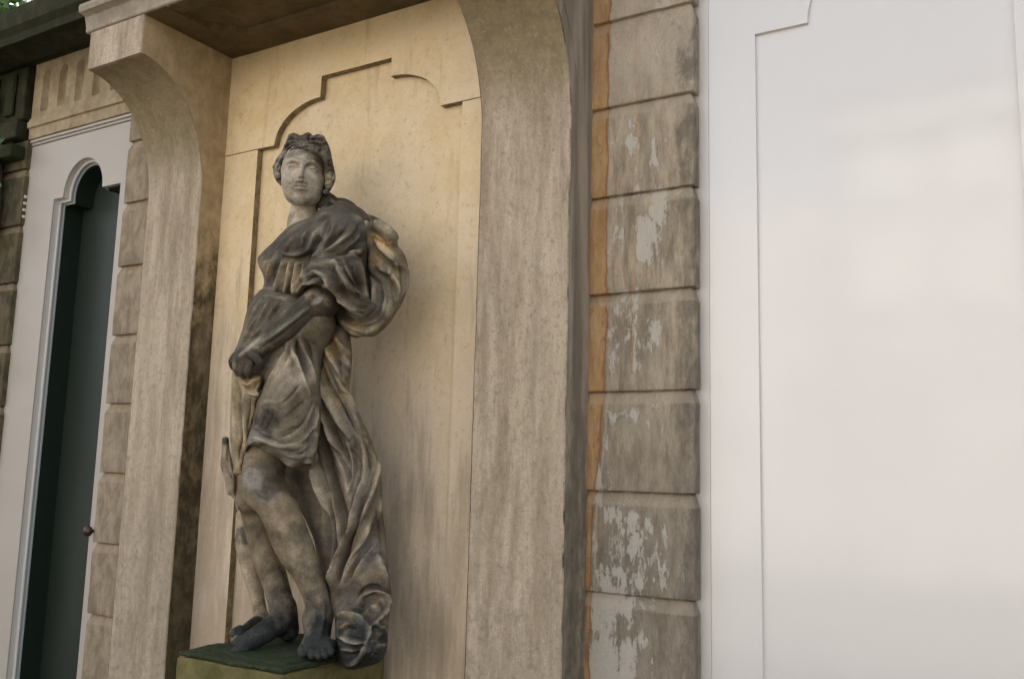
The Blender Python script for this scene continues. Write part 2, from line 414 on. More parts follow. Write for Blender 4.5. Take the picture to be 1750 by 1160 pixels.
# ---- pilasters: front face curving out into a bracket, with a rebated edge layer behind
def bracket_profile(off=0.0, zb=0.0, top=3.329):
    """front line (y, z) from the ground up"""
    pts = []
    z = zb
    while z < 2.70: pts.append((-.14 + off, z)); z += .018
    # concave quarter curve from upright to overhanging
    for t in np.linspace(0, 1, 26):
        a = t * math.pi / 2
        pts.append((-.475 + (.335 + off) * math.cos(a), 2.715 + (.455 + off * .7) * math.sin(a) ** 1.0))
    return pts, (-.475, top)
def pilaster(x0, x1, smat, strip, label):
    root = empty('pilaster', (0, 0, 0), bld); root.matrix_parent_inverse = bld.matrix_basis.inverted()
    tag(root, label)
    prof, topf = bracket_profile()
    front = prof + [(topf[0], z) for z in np.linspace(3.19, topf[1], 7)]
    nx = 13
    verts = []; faces = []; side_f = []
    rows = len(front)
    def side_depths(yf, i):
        return [yf + (.030 - yf) * s for s in (0, .015, .12, .3, .5, .75, 1.0)]
    ns = 7
    cols = ns + nx + ns - 2
    for i, (yf, zf) in enumerate(front):
        zb_ = zf if zf < 2.72 else zf + 0
        sd = side_depths(yf, i)
        ring = []
        def zz(y):   # side faces run level back to the wall
            return zf
        for s in reversed(range(1, ns)): ring.append((x0, sd[s], zz(sd[s])))
        bevl = .005
        xs = [x0, x0 + bevl] + list(np.linspace(x0 + .03, x1 - .03, nx - 4)) + [x1 - bevl, x1]
        for k, x in enumerate(xs):
            y = yf + (bevl if k in (0, nx - 1) else 0)
            ring.append((x, y, zf))
        for s in range(1, ns): ring.append((x1, sd[s], zz(sd[s])))
        for c, p in enumerate(ring):
            v = wob(p, .0011, 8)
            edge = c in (ns - 1, ns - 2 + nx)
            if edge:
                e = max(0, noise.noise(Vector((p[0] * 3, 1, p[2] * 16))) - .05) * .014 + max(0, noise.noise(Vector((p[0], 5, p[2] * 60))) - .2) * .008
                v.x += e * (1 if c < ns else -1); v.y += e * .6
            verts.append(v)
    W = len(ring)
    for i in range(rows - 1):
        for c in range(W - 1):
            a = i * W + c
            f = [a, a + 1, a + 1 + W, a + W]
            faces.append(f); side_f.append(1 if (c < ns - 1 or c >= ns - 2 + nx) else 0)
    faces.append([(rows - 1) * W + c for c in range(W)]); side_f.append(0)
    o = mesh_obj('shaft', verts, faces, M['pilaster'], root, True, 35)
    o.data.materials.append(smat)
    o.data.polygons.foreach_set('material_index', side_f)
    if not strip: return root
    # rebated layer: a little wider and set back, following the curve
    w = .004
    prof2, _ = bracket_profile(.048)
    pl = [p for p in prof2 if p[0] > -.36]
    verts = []; faces = []
    for y, z in pl:
        for x, yy in ((x0 - w, .034), (x0 - w, y), (x1 + w, y), (x1 + w, .034)):
            verts.append(wob((x, yy, min(z, 3.32)), .0011, 8))
    verts2 = len(pl)
    for i in range(verts2 - 1):
        for c in range(3):
            a = i * 4 + c; faces.append([a, a + 1, a + 5, a + 4])
    # close towards the soffit
    top0 = len(verts)
    for x, yy in ((x0 - w, .034), (x0 - w, pl[-1][0]), (x1 + w, pl[-1][0]), (x1 + w, .034)): verts.append(Vector((x, yy, 3.325)))
    b0 = (verts2 - 1) * 4
    for c in range(3): faces.append([b0 + c, b0 + c + 1, top0 + c + 1, top0 + c])
    mesh_obj('backing_strip', verts, faces, smat, root, True, 35)
    return root
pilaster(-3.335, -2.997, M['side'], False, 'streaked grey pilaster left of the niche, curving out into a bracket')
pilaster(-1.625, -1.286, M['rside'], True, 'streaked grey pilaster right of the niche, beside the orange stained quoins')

# ---- niche: recessed panel inside a stepped raised frame of three slabs
def arc(cx, cz, rx, rz, a0, a1, n=14):
    return [(cx + rx * math.cos(rad(a0 + (a1 - a0) * i / n)), cz + rz * math.sin(rad(a0 + (a1 - a0) * i / n))) for i in range(n + 1)]
niche = empty('niche', (0, 0, 0), bld); niche.matrix_parent_inverse = bld.matrix_basis.inverted()
def grid_wall(name, x0, x1, z0, z1, y, mat, parent, step=.04, amp=.002):
    nx = int((x1 - x0) / step) + 1; nz = int((z1 - z0) / step) + 1
    v = []; f = []
    for i in range(nx + 1):
        for j in range(nz + 1):
            x = x0 + (x1 - x0) * i / nx; z = z0 + (z1 - z0) * j / nz
            v.append((x, y + noise.noise(Vector((x * 2.3, 3, z * 2.3))) * amp, z))
    for i in range(nx):
        for j in range(nz):
            a = i * (nz + 1) + j; f.append([a, a + nz + 1, a + nz + 2, a + 1])
    return mesh_obj(name, v, f, mat, parent, True)
grid_wall('recessed_panel', -3.0, -1.6, .5, 3.33, .004, M['plaster'], niche)
left_arc = [(-2.713, 2.892)] + arc(-2.473, 2.892, .238, .162, 180, 90)[1:] + [(-2.470, 3.141), (-2.118, 3.141)]
right_arc = arc(-2.118, 2.905, .238, .162, 90, 0)
top_poly = [(-3.0, 2.893), (-2.805, 2.893)] + left_arc + right_arc + [(-1.785, 2.905), (-1.615, 2.905), (-1.615, 3.335), (-3.0, 3.335)]
prism('frame_slab', top_poly, -.028, .0, M['frame'], niche, .0025, sidemat=M['reveal'])
prism('frame_slab', [(-3.0, .4), (-2.805, .4), (-2.805, 2.8905), (-3.0, 2.8905)], -.0275, .0, M['frame'], niche, .0025, sidemat=M['reveal'])
prism('frame_slab', [(-1.785, .4), (-1.615, .4), (-1.615, 2.9025), (-1.785, 2.9025)], -.0275, .0, M['frame'], niche, .0025, sidemat=M['reveal'])

# ---- rusticated quoins
JZ = [.03, .33, .635, .94, 1.244, 1.548, 1.855, 2.165, 2.484, 2.786, 3.085]
def quoins(x0, x1, mat, label, xside, top, zmin=0, y=0.0):
    root = empty('quoin_pier', (0, 0, 0), bld); root.matrix_parent_inverse = bld.matrix_basis.inverted(); tag(root, label)
    rbox('pier_core', (x0 + (.018 if xside < 0 else 0), y + .017, 0), (x1 - (.018 if xside > 0 else 0), y + .30, top), mat, root, .003, .001, .08)
    js = JZ + [top]
    for i in range(len(js) - 1):
        r = random.Random(int(x0 * 100) + i); dy = r.uniform(-.0015, .0015)
        a, b = js[i], js[i + 1]
        if b <= zmin or b - a < .05: continue
        ch = .040 if i < len(js) - 2 else 0.0
        rbox('quoin_stone', (x0, y + dy, a), (x1 + r.uniform(-.002, .002), y + .05, b - (.003 if ch else 0)), mat, root, .0035, .0016, .028, ch, .014, xside)
    return root
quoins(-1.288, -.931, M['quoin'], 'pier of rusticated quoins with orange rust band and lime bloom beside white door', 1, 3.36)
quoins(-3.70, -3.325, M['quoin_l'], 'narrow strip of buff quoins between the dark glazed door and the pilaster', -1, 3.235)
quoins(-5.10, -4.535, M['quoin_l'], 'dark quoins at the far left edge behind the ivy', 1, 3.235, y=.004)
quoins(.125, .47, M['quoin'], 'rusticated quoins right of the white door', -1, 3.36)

# ---- wall body behind everything
rbox('wall', (-5.2, .32, 0), (.6, .6, 3.9), M['buff'], bld, .004, .001, .4)
own(bld.children[-1]) if False else None

# ---- canopy over the niche
can = empty('canopy', (0, 0, 0), bld); can.matrix_parent_inverse = bld.matrix_basis.inverted()
X0, X1 = -3.355, -1.25
# soffit frame (four boards) around a sunk panel with notched corners
def slab_z(name, poly, z0, z1, mat, parent, bev=.004):
    bm = bmesh.new(); vs = [bm.verts.new((x, y, z0)) for x, y in poly]; f = bm.faces.new(vs); f.normal_update()
    if f.normal.z > 0: f.normal_flip()
    r = bmesh.ops.extrude_face_region(bm, geom=[f], use_keep_orig=True)
    bmesh.ops.translate(bm, verts=[g for g in r['geom'] if isinstance(g, bmesh.types.BMVert)], vec=(0, 0, z1 - z0))
    bmesh.ops.recalc_face_normals(bm, faces=bm.faces)
    ed = [e for e in bm.edges if all(abs(v.co.z - z0) < 1e-5 for v in e.verts)]
    bmesh.ops.bevel(bm, geom=ed, offset=bev, segments=2, affect='EDGES', clamp_overlap=True)
    me = bpy.data.meshes.new(name); bm.to_mesh(me); bm.free(); me.materials.append(mat)
    o = bpy.data.objects.new(name, me); COL.objects.link(o); o.parent = parent
    return o
notch = [(-2.76, -.165), (-2.785, -.20)] + [(-2.785 - .055 * math.sin(rad(a)), -.205 - .05 * (1 - math.cos(rad(a)))) for a in range(0, 91, 15)] + [(-2.87, -.27), (-2.87, -.40)]
ring_in = [(-1.85, -.165)] + notch + [(-1.74, -.40), (-1.74, -.27)]
slab_z('soffit_panel', [(-2.95, -.45), (-1.6, -.45), (-1.6, -.03), (-2.95, -.03)], 3.352, 3.40, M['soffit'], can)
# frame built as two halves so the sunk panel stays open
slab_z('soffit_frame', [(-3.0, -.476), (-3.0, .0), (-1.62, .0), (-1.62, -.476), (-1.74, -.476), (-1.74, -.27), (-1.85, -.165), (-2.76, -.165)] + notch[1:-1] + [(-2.87, -.476)], 3.328, 3.36, M['soffit'], can, .006)
slab_z('soffit_frame', [(-2.867, -.476), (-1.743, -.476), (-1.743, -.40), (-2.867, -.40)], 3.328, 3.36, M['soffit'], can, .006)
mould = [(-.478, 3.331), (-.482, 3.335), (-.482, 3.350), (-.486, 3.368), (-.492, 3.392), (-.503, 3.398), (-.520, 3.402), (-.524, 3.420), (-.520, 3.436), (-.49, 3.442), (-.46, 3.442), (-.46, 3.331)]
sweep_x('front_moulding', mould, X0, X1, M['fascia'], can, .03, .001)
ret = empty('_', (0, 0, 0)); bpy.data.objects.remove(ret)
# left return of the moulding, running back to the wall
def sweep_y(name, prof, y0, y1, mat, parent):
    verts = []; faces = []; k = len(prof); n = 12
    for i in range(n + 1):
        y = y0 + (y1 - y0) * i / n
        for x, z in prof: verts.append(wob((x, y, z), .0008, 7))
    for i in range(n):
        for j in range(k):
            a, b = i * k + j, i * k + (j + 1) % k; faces.append([a, b, b + k, a + k])
    faces += [list(range(k))[::-1], [n * k + j for j in range(k)]]
    o = mesh_obj(name, verts, faces, mat, parent, True, 25)
    bm = bmesh.new(); bm.from_mesh(o.data); bmesh.ops.recalc_face_normals(bm, faces=bm.faces); bm.to_mesh(o.data); bm.free()
    return o
sweep_y('return_moulding', [(X0 + (y + .48) * 1.0 - .003, z) for y, z in mould[:-2]] + [(X0 + .03, 3.442), (X0 + .03, 3.331)], -.4585, .0, M['fascia'], can)
rbox('canopy_block', (X0 + .035, -.455, 3.3625), (X1, .31, 3.60), M['fascia'], can, .004, .001, .12)
for i in range(25):      # fluted parapet above the moulding
    x = X0 + .045 + i * .080
    rbox('flute_rib', (x, -.475, 3.445), (x + .045, -.4555, 3.72), M['fascia'], can, .008, .0008, .08)

# ---- frieze, architrave and eave over the left door
ent = empty('entablature', (0, 0, 0), bld); ent.matrix_parent_inverse = bld.matrix_basis.inverted()
sweep_x('architrave', [(.004, 3.236), (.002, 3.29), (-.010, 3.294), (-.012, 3.322), (-.004, 3.330), (.0, 3.345), (.25, 3.345), (.25, 3.236)], -4.53, -3.36, M['buff'], ent)
def fluted_frieze(x0, x1, z0, z1):
    centres = [-4.425 + .143 * k for k in range(9)]
    def depth(x, z):
        d = 0
        for c in centres:
            u = (x - c) / .028
            top = z1 - .085; bot = z0 + .03
            if abs(u) < 1 and z > bot:
                lim = top + .028 * math.sqrt(max(0, 1 - u * u))
                if z < lim: d = max(d, .032 * math.sqrt(max(0, 1 - u * u)) ** .6)
        return d
    xs = np.arange(x0, x1, .0065); zs = np.arange(z0, z1 + .001, .0075)
    v = [(x, .006 + depth(x, z) + noise.noise(Vector((x * 9, 0, z * 9))) * .001, z) for x in xs for z in zs]
    n = len(zs); f = [[i * n + j, (i + 1) * n + j, (i + 1) * n + j + 1, i * n + j + 1] for i in range(len(xs) - 1) for j in range(n - 1)]
    return mesh_obj('fluted_frieze', v, f, M['buff'], ent, True, 50)
fluted_frieze(-4.53, -3.34, 3.345, 3.65)
eave = [(.0, 3.648), (-.03, 3.648), (-.045, 3.635), (-.235, 3.632), (-.245, 3.600), (-.262, 3.596), (-.272, 3.628), (-.30, 3.652), (-.312, 3.70), (-.315, 3.735), (-.28, 3.75), (.3, 3.80), (.3, 3.648)]
sweep_x('eave_cornice', eave, -9.0, -3.36, M['mossy'], ent, .05, .002)
sweep_x('eave_cornice', [(y, z) for y, z in eave], -1.24, 1.6, M['fascia'], ent, .05, .002)
sweep_x('architrave', [(.004, 3.365), (.002, 3.42), (-.010, 3.424), (-.012, 3.45), (.25, 3.46), (.25, 3.365)], -1.24, 1.6, M['buff'], ent)
sweep_x('plain_frieze', [(.006, 3.4605), (.006, 3.647), (.25, 3.647), (.25, 3.4605)], -1.24, 1.6, M['buff'], ent)
# dark capital blocks at the far left
rbox('capital_block', (-5.1, -.075, 3.13), (-4.545, .05, 3.20), M['mossy'], ent, .008, .002, .05)
rbox('capital_block', (-5.1, -.055, 3.24), (-4.552, .05, 3.335), M['mossy'], ent, .010, .002, .05)
rbox('capital_block', (-5.1, -.03, 3.34), (-4.548, .05, 3.63), M['mossy'], ent, .008, .003, .05)
for i in range(3): rbox('capital_flute', (-5.02 + i * .16, -.05, 3.37), (-4.94 + i * .16, -.0305, 3.60), M['mossy'], ent, .009, .001, .05)

# ---- left door: white boarding with an arched opening, moulded edge, deep green reveal
ld = empty('glazed_door', (0, 0, 0), bld); ld.matrix_parent_inverse = bld.matrix_basis.inverted(); tag(ld, 'white framed door with arched dark opening and brown knob')
xl, xr, zt = -4.300, -3.775, 2.893
op = [(xl, .2), (xl, zt), (-4.222, zt)] + [(x, z) for x, z in arc(-4.068, 2.905, .154, .168, 180, 0, 22)] + [(-3.914, zt + .01), (xr, zt + .01), (xr, .2)]
outer = [(-4.545, .2), (-4.545, 3.205), (-3.63, 3.205), (-3.63, .2)]
# door face = outer minus opening, as one outline going round the opening (open at the foot)
poly = [(-4.545, .2), (xl, .2)] + op[1:-1] + [(xr, .2), (-3.60, .2), (-3.60, 3.205), (-4.545, 3.205)]
prism('door_face', poly, .030, .055, M['dimmed'], ld, .002)
def offset_path(path, d):
    out = []
    for i, p in enumerate(path):
        a = path[max(0, i - 1)]; b = path[min(len(path) - 1, i + 1)]
        t1 = Vector((p[0] - a[0], p[1] - a[1])); t2 = Vector((b[0] - p[0], b[1] - p[1]))
        if t1.length < 1e-9: t1 = t2
        if t2.length < 1e-9: t2 = t1
        t1.normalize(); t2.normalize()
        n1 = Vector((t1.y, -t1.x)); n2 = Vector((t2.y, -t2.x)); n = n1 + n2
        n = n / max(1 + n1.dot(n2), .3)
        out.append((p[0] + n.x * d * (1), p[1] + n.y * d * (1)))
    return out
def band(name, path, offs, mat, parent):
    """reveal strip: (inset, y) pairs swept round the opening"""
    rows = [[(x, y, z) for x, z in offset_path(path, d)] for d, y in offs]
    v = [p for r in rows for p in r]; n = len(path)
    f = [[i * n + j, i * n + j + 1, (i + 1) * n + j + 1, (i + 1) * n + j] for i in range(len(rows) - 1) for j in range(n - 1)]
    return mesh_obj(name, v, f, mat, parent, True, 20)
band('inner_moulding', op[:-2], [(.0005, .036), (.0005, .062), (.012, .062), (.014, .070)], M['white2'], ld)
band('inner_bead', op[:-2], [(.014, .066), (.014, .078), (.022, .078), (.024, .086)], M['greyp'], ld)
band('reveal', op[:-2], [(.024, .082), (.024, .186)], M['dgreen'], ld)
band('reveal', op[-3:], [(.0006, .054), (.0006, .186)], M['dgreen'], ld)
grid_wall('back_panel', -4.42, -3.60, .2, 3.2, .182, M['teal'], ld, .2, .0)
for i, (z0, z1, y) in enumerate(((3.207, 3.2195, .022), (3.2200, 3.234, .012))):
    rbox('head_moulding', (-4.53, y, z0), (-3.702, .05, z1), M['dimmed'], ld, .0015, .0003, .1)
def lathe(name, prof, centre, axis_y, mat, parent, n=28):
    v = []; f = []
    for r, d in prof:
        for k in range(n):
            a = 2 * math.pi * k / n; v.append((centre[0] + r * math.cos(a), centre[1] - d, centre[2] + r * math.sin(a)))
    for i in range(len(prof) - 1):
        for k in range(n): f.append([i * n + k, (i + 1) * n + k, (i + 1) * n + (k + 1) % n, i * n + (k + 1) % n])
    f.append([(len(prof) - 1) * n + k for k in range(n)][::-1])
    o = mesh_obj(name, v, f, mat, parent, True, 50)
    bm = bmesh.new(); bm.from_mesh(o.data); bmesh.ops.recalc_face_normals(bm, faces=bm.faces); bm.to_mesh(o.data); bm.free()
    return o
lathe('knob', [(.020, 0), (.021, .004), (.016, .007), (.008, .010), (.007, .020), (.010, .028), (.020, .034), (.0245, .042), (.0245, .050), (.019, .057), (.008, .061), (.001, .062)], (-3.722, .030, 1.290), 0, M['knob'], ld)
for z in (2.935, 2.90, 2.865, 2.83):
    lathe('hinge_knuckle', [(.008, -.004), (.009, .012), (.005, .016)], (-4.537, .028, z), 0, M['white2'], ld, 12)

# ---- right door: white leaf with a sunk panel, stepped at the head
rd = empty('white_door', (0, 0, 0), bld); rd.matrix_parent_inverse = bld.matrix_basis.inverted(); tag(rd, 'glossy white painted door with stepped sunk panel')
prism('jamb_lining', [(-.955, .2), (-.905, .2), (-.905, 3.36), (-.955, 3.36)], .0585, .07, M['white2'], rd, .0012)
prism('jamb_lining', [(.055, .2), (.14, .2), (.14, 3.36), (.055, 3.36)], .056, .07, M['white2'], rd, .003)
hole = [(-.756, .3), (-.756, 2.955), (-.597, 2.955), (-.597, 2.975)] + arc(-.50, 2.975, .094, .13, 180, 90, 8)[1:] + [(-.50, 3.16), (-.31, 3.16), (-.31, 3.105)] + arc(-.31, 2.975, .094, .13, 90, 0, 8) + [(-.216, 2.955), (-.057, 2.955), (-.057, .3)]
poly = [(-.9045, .2), (-.7565, .2)] + [(-.756, .25)] + hole[1:-1] + [(-.057, .2), (.053, .2), (.053, 3.34), (-.9045, 3.34)]
prism('door_stile_frame', poly, .060, .085, M['white'], rd, .0015)
grid_wall('door_panel', -.80, -.01, .2, 3.3, .0725, M['white'], rd, .05, .0012)

# ================================================================== PLINTH
pl = empty('plinth', (-2.2, -.27, 0))
tag(pl, 'square stone plinth with mossy green top under the statue', 'plinth')
bpy.context.view_layer.update()
def adopt(o, p): o.parent = p; o.matrix_parent_inverse = p.matrix_basis.inverted(); return o
adopt(rbox('plinth_block', (-2.49, -.515, 0), (-2.02, -.031, .984), M['plinthface'], pl, .008, .002, .035), pl)
adopt(rbox('mossy_top', (-2.488, -.513, .9845), (-2.022, -.033, .999), M['moss'], pl, .006, .0045, .010), pl)
# ================================================================== STATUE
def surface_nets(f, org, h):
    nx, ny, nz = f.shape
    ins = f < 0
    cnt = np.zeros((nx - 1, ny - 1, nz - 1), np.int8)
    for dx in (0, 1):
        for dy in (0, 1):
            for dz in (0, 1):
                cnt += ins[dx:nx - 1 + dx, dy:ny - 1 + dy, dz:nz - 1 + dz]
    act = (cnt > 0) & (cnt < 8)
    ci = np.argwhere(act)
    idx = -np.ones(act.shape, np.int32); idx[act] = np.arange(len(ci))
    acc = np.zeros((len(ci), 3)); num = np.zeros(len(ci))
    corners = [(a, b, c) for a in (0, 1) for b in (0, 1) for c in (0, 1)]
    val = {c: f[ci[:, 0] + c[0], ci[:, 1] + c[1], ci[:, 2] + c[2]].astype(float) for c in corners}
    for c in corners:
        for ax in range(3):
            if c[ax] == 0:
                d = list(c); d[ax] = 1; d = tuple(d)
                a, b = val[c], val[d]
                m = (a < 0) != (b < 0)
                t = np.where(m, a / np.where(m, a - b, 1), 0)
                p = np.array(c, float)[None, :].repeat(len(ci), 0); p[:, ax] += t
                acc[m] += p[m]; num[m] += 1
    v = (ci + acc / num[:, None]) * h + np.array(org)
    quads = []
    for ax in range(3):
        sl0 = [slice(None)] * 3; sl1 = [slice(None)] * 3
        sl0[ax] = slice(0, -1); sl1[ax] = slice(1, None)
        a, b = ins[tuple(sl0)], ins[tuple(sl1)]
        e = np.argwhere(a != b)
        o1, o2 = [k for k in range(3) if k != ax]
        dims = f.shape
        ok = (e[:, o1] > 0) & (e[:, o1] < dims[o1] - 1) & (e[:, o2] > 0) & (e[:, o2] < dims[o2] - 1)
        e = e[ok]; s = a[tuple(e.T)]
        def g(d1, d2):
            q = e.copy(); q[:, o1] -= d1; q[:, o2] -= d2
            return idx[tuple(q.T)]
        q = np.stack([g(1, 1), g(0, 1), g(0, 0), g(1, 0)], 1)
        flip = s if ax != 1 else ~s
        q[~flip] = q[~flip][:, ::-1]
        quads.append(q)
    return v, np.concatenate(quads)

def smooth_mesh(v, q, it=3, lam=0.5):
    n = len(v)
    e = np.concatenate([q[:, [0, 1]], q[:, [1, 2]], q[:, [2, 3]], q[:, [3, 0]]])
    e = np.concatenate([e, e[:, ::-1]])
    deg = np.bincount(e[:, 0], minlength=n)[:, None]
    for k in range(it):
        s = np.stack([np.bincount(e[:, 0], v[e[:, 1], c], n) for c in range(3)], 1) / deg
        v = v + lam * (s - v)
    return v
def vnormals(v, q):
    fn = np.cross(v[q[:, 2]] - v[q[:, 0]], v[q[:, 3]] - v[q[:, 1]])
    n = np.zeros_like(v)
    for k in range(4):
        for c in range(3):
            n[:, c] += np.bincount(q[:, k], fn[:, c], len(v))
    return n / (np.linalg.norm(n, axis=1)[:, None] + 1e-12)

class Field:
    """signed distance grid; primitives are joined with a smooth union"""
    def __init__(self, lo, hi, h):
        self.lo = np.array(lo, float); self.h = h
        self.n = np.ceil((np.array(hi) - self.lo) / h).astype(int) + 1
        self.f = np.full(self.n, 0.08, np.float32); self.gs = 1.0
    def win(self, lo, hi):
        a = np.clip(np.floor((np.array(lo) - self.lo) / self.h).astype(int), 0, self.n)
        b = np.clip(np.ceil((np.array(hi) - self.lo) / self.h).astype(int) + 1, 0, self.n)
        if np.any(b - a < 2): return None, None
        ax = [(self.lo[i] + np.arange(a[i], b[i]) * self.h).astype(np.float32) for i in range(3)]
        return tuple(slice(a[i], b[i]) for i in range(3)), np.meshgrid(*ax, indexing='ij')
    def put(self, s, d, k, op):
        f = self.f[s]
        if op == 'add':
            h = np.clip(0.5 + 0.5 * (f - d) / k, 0, 1)
            self.f[s] = f + (d - f) * h - k * h * (1 - h)
        else:
            h = np.clip(0.5 - 0.5 * (f + d) / k, 0, 1)
            self.f[s] = f + (-d - f) * h + k * h * (1 - h)
    def cap(self, a, b, ra, rb, k=0.01, op='add', flat=None):
        ra, rb = ra * self.gs, rb * self.gs
        a = np.array(a, float); b = np.array(b, float); m = max(ra, rb) + k + 0.02
        s, g = self.win(np.minimum(a, b) - m, np.maximum(a, b) + m)
        if s is None: return
        ab = b - a; L = max(ab @ ab, 1e-9)
        px, py, pz = g[0] - a[0], g[1] - a[1], g[2] - a[2]
        t = np.clip((px * ab[0] + py * ab[1] + pz * ab[2]) / L, 0, 1)
        d = np.sqrt((px - t * ab[0]) ** 2 + (py - t * ab[1]) ** 2 + (pz - t * ab[2]) ** 2) - (ra + (rb - ra) * t)
        self.put(s, d, k, op)
    def ell(self, c, r, axes=None, k=0.01, op='add'):
        r = tuple(x * self.gs for x in r)
        c = np.array(c, float); R = np.eye(3) if axes is None else np.array(axes, float)
        m = max(r) + k + 0.02
        s, g = self.win(c - m, c + m)
        if s is None: return
        p = [g[i] - c[i] for i in range(3)]
        l = [(p[0] * R[j][0] + p[1] * R[j][1] + p[2] * R[j][2]) / r[j] for j in range(3)]
        k0 = np.sqrt(l[0] ** 2 + l[1] ** 2 + l[2] ** 2) + 1e-6
        k1 = np.sqrt((l[0] / r[0]) ** 2 + (l[1] / r[1]) ** 2 + (l[2] / r[2]) ** 2) + 1e-6
        self.put(s, k0 * (k0 - 1) / k1, k, op)
    def chain(self, pts, k=0.01, op='add'):
        pts = [(np.array(p, float), r * self.gs) for p, r in pts]
        if 2 < len(pts) < 9:      # smooth run of the limb through its joints
            q = cr([np.append(p, r) for p, r in pts], 4)
            pts = [(a[:3], a[3]) for a in q]
        P = np.array([p for p, r in pts]); m = max(r for p, r in pts) + k + 0.02
        s, g = self.win(P.min(0) - m, P.max(0) + m)
        if s is None: return
        best = np.full(g[0].shape, 9.0, np.float32)
        for (a, ra), (b, rb) in zip(pts[:-1], pts[1:]):
            ab = b - a; L = max(ab @ ab, 1e-9)
            px, py, pz = g[0] - a[0], g[1] - a[1], g[2] - a[2]
            t = np.clip((px * ab[0] + py * ab[1] + pz * ab[2]) / L, 0, 1)
            d = np.sqrt((px - t * ab[0]) ** 2 + (py - t * ab[1]) ** 2 + (pz - t * ab[2]) ** 2) - (ra + (rb - ra) * t)
            kk = 0.003; hh = np.clip(0.5 + 0.5 * (best - d) / kk, 0, 1)
            best = np.where(best > 8, d, best + (d - best) * hh - kk * hh * (1 - hh))
        self.put(s, best, k, op)
    def slab(self, poly, centre, T, R, k=0.015):
        """a draped mass: outline poly (photo px), mid depth given by (px, py, Y) points, rounded to thickness T"""
        x0, y0 = np.min(poly, 0) - 12; x1, y1 = np.max(poly, 0) + 12
        gx, gy = np.meshgrid(np.arange(x0, x1, 1.5), np.arange(y0, y1, 1.5), indexing='ij')
        d2 = poly_dist(gx, gy, poly)
        w = 0; yc = 0; tt = 0
        for c in centre:
            ww = 1 / (((gx - c[0]) ** 2 + (gy - c[1]) ** 2) + 400) ** 1.5
            w = w + ww; yc = yc + ww * c[2]; tt = tt + ww * (c[3] if len(c) > 3 else T)
        yc = yc / w; tt = tt / w
        P = [at(p[0], p[1], Y) for p in poly for Y in (min(c[2] for c in centre) - T * 1.3, max(c[2] for c in centre) + T * 1.3)]
        s, g = self.win(np.min(P, 0) - 0.03, np.max(P, 0) + 0.03)
        px, py = project(np.stack(g, -1))
        D2 = bil(d2, (px - x0) / 1.5, (py - y0) / 1.5); YC = bil(yc, (px - x0) / 1.5, (py - y0) / 1.5); TT = bil(tt, (px - x0) / 1.5, (py - y0) / 1.5)
        q = 1 - np.clip(D2 / R, 0, 1)
        th = TT * np.sqrt(np.clip(1 - q * q, 0, 1))
        dy = np.abs(g[1] - YC)
        d = np.where(D2 > 0, np.maximum((dy - th) * 0.8, -D2 * 0.002), np.hypot(D2 * 0.002, np.maximum(dy - 0.001, 0)))
        self.put(s, d.astype(np.float32), k, 'add')

def bil(a, x, y):
    x = np.clip(x, 0, a.shape[0] - 1.001); y = np.clip(y, 0, a.shape[1] - 1.001)
    i = x.astype(int); j = y.astype(int); u = x - i; v = y - j
    return a[i, j] * (1 - u) * (1 - v) + a[i + 1, j] * u * (1 - v) + a[i, j + 1] * (1 - u) * v + a[i + 1, j + 1] * u * v
def seg_dist(gx, gy, a, b):
    ab = b - a; L = max(ab @ ab, 1e-9)
    t = np.clip(((gx - a[0]) * ab[0] + (gy - a[1]) * ab[1]) / L, 0, 1)
    return np.hypot(gx - a[0] - t * ab[0], gy - a[1] - t * ab[1]), t
def poly_dist(gx, gy, poly):
    d = np.full(gx.shape, 1e9); ins = np.zeros(gx.shape, bool)
    n = len(poly)
    for i in range(n):
        a, b = np.array(poly[i]), np.array(poly[(i + 1) % n])
        d = np.minimum(d, seg_dist(gx, gy, a, b)[0])
        c = ((a[1] > gy) != (b[1] > gy)) & (gx < (b[0] - a[0]) * (gy - a[1]) / (b[1] - a[1] + 1e-12) + a[0])
        ins ^= c
    return np.where(ins, d, -d)
def cr(pts, n=6, closed=False):
    """Catmull-Rom resample"""
    p = [np.array(q, float) for q in pts]; out = []
    m = len(p)
    for i in range(m if closed else m - 1):
        p1, p2 = p[i], p[(i + 1) % m]
        p0 = p[i - 1] if (i > 0 or closed) else 2 * p1 - p2
        p3 = p[(i + 2) % m] if (i + 2 < m or closed) else 2 * p2 - p1
        for t in np.arange(n) / n:
            out.append(0.5 * (2 * p1 + (p2 - p0) * t + (2 * p0 - 5 * p1 + 4 * p2 - p3) * t * t + (3 * p1 - p0 - 3 * p2 + p3) * t ** 3))
    if not closed: out.append(p[-1])
    return out
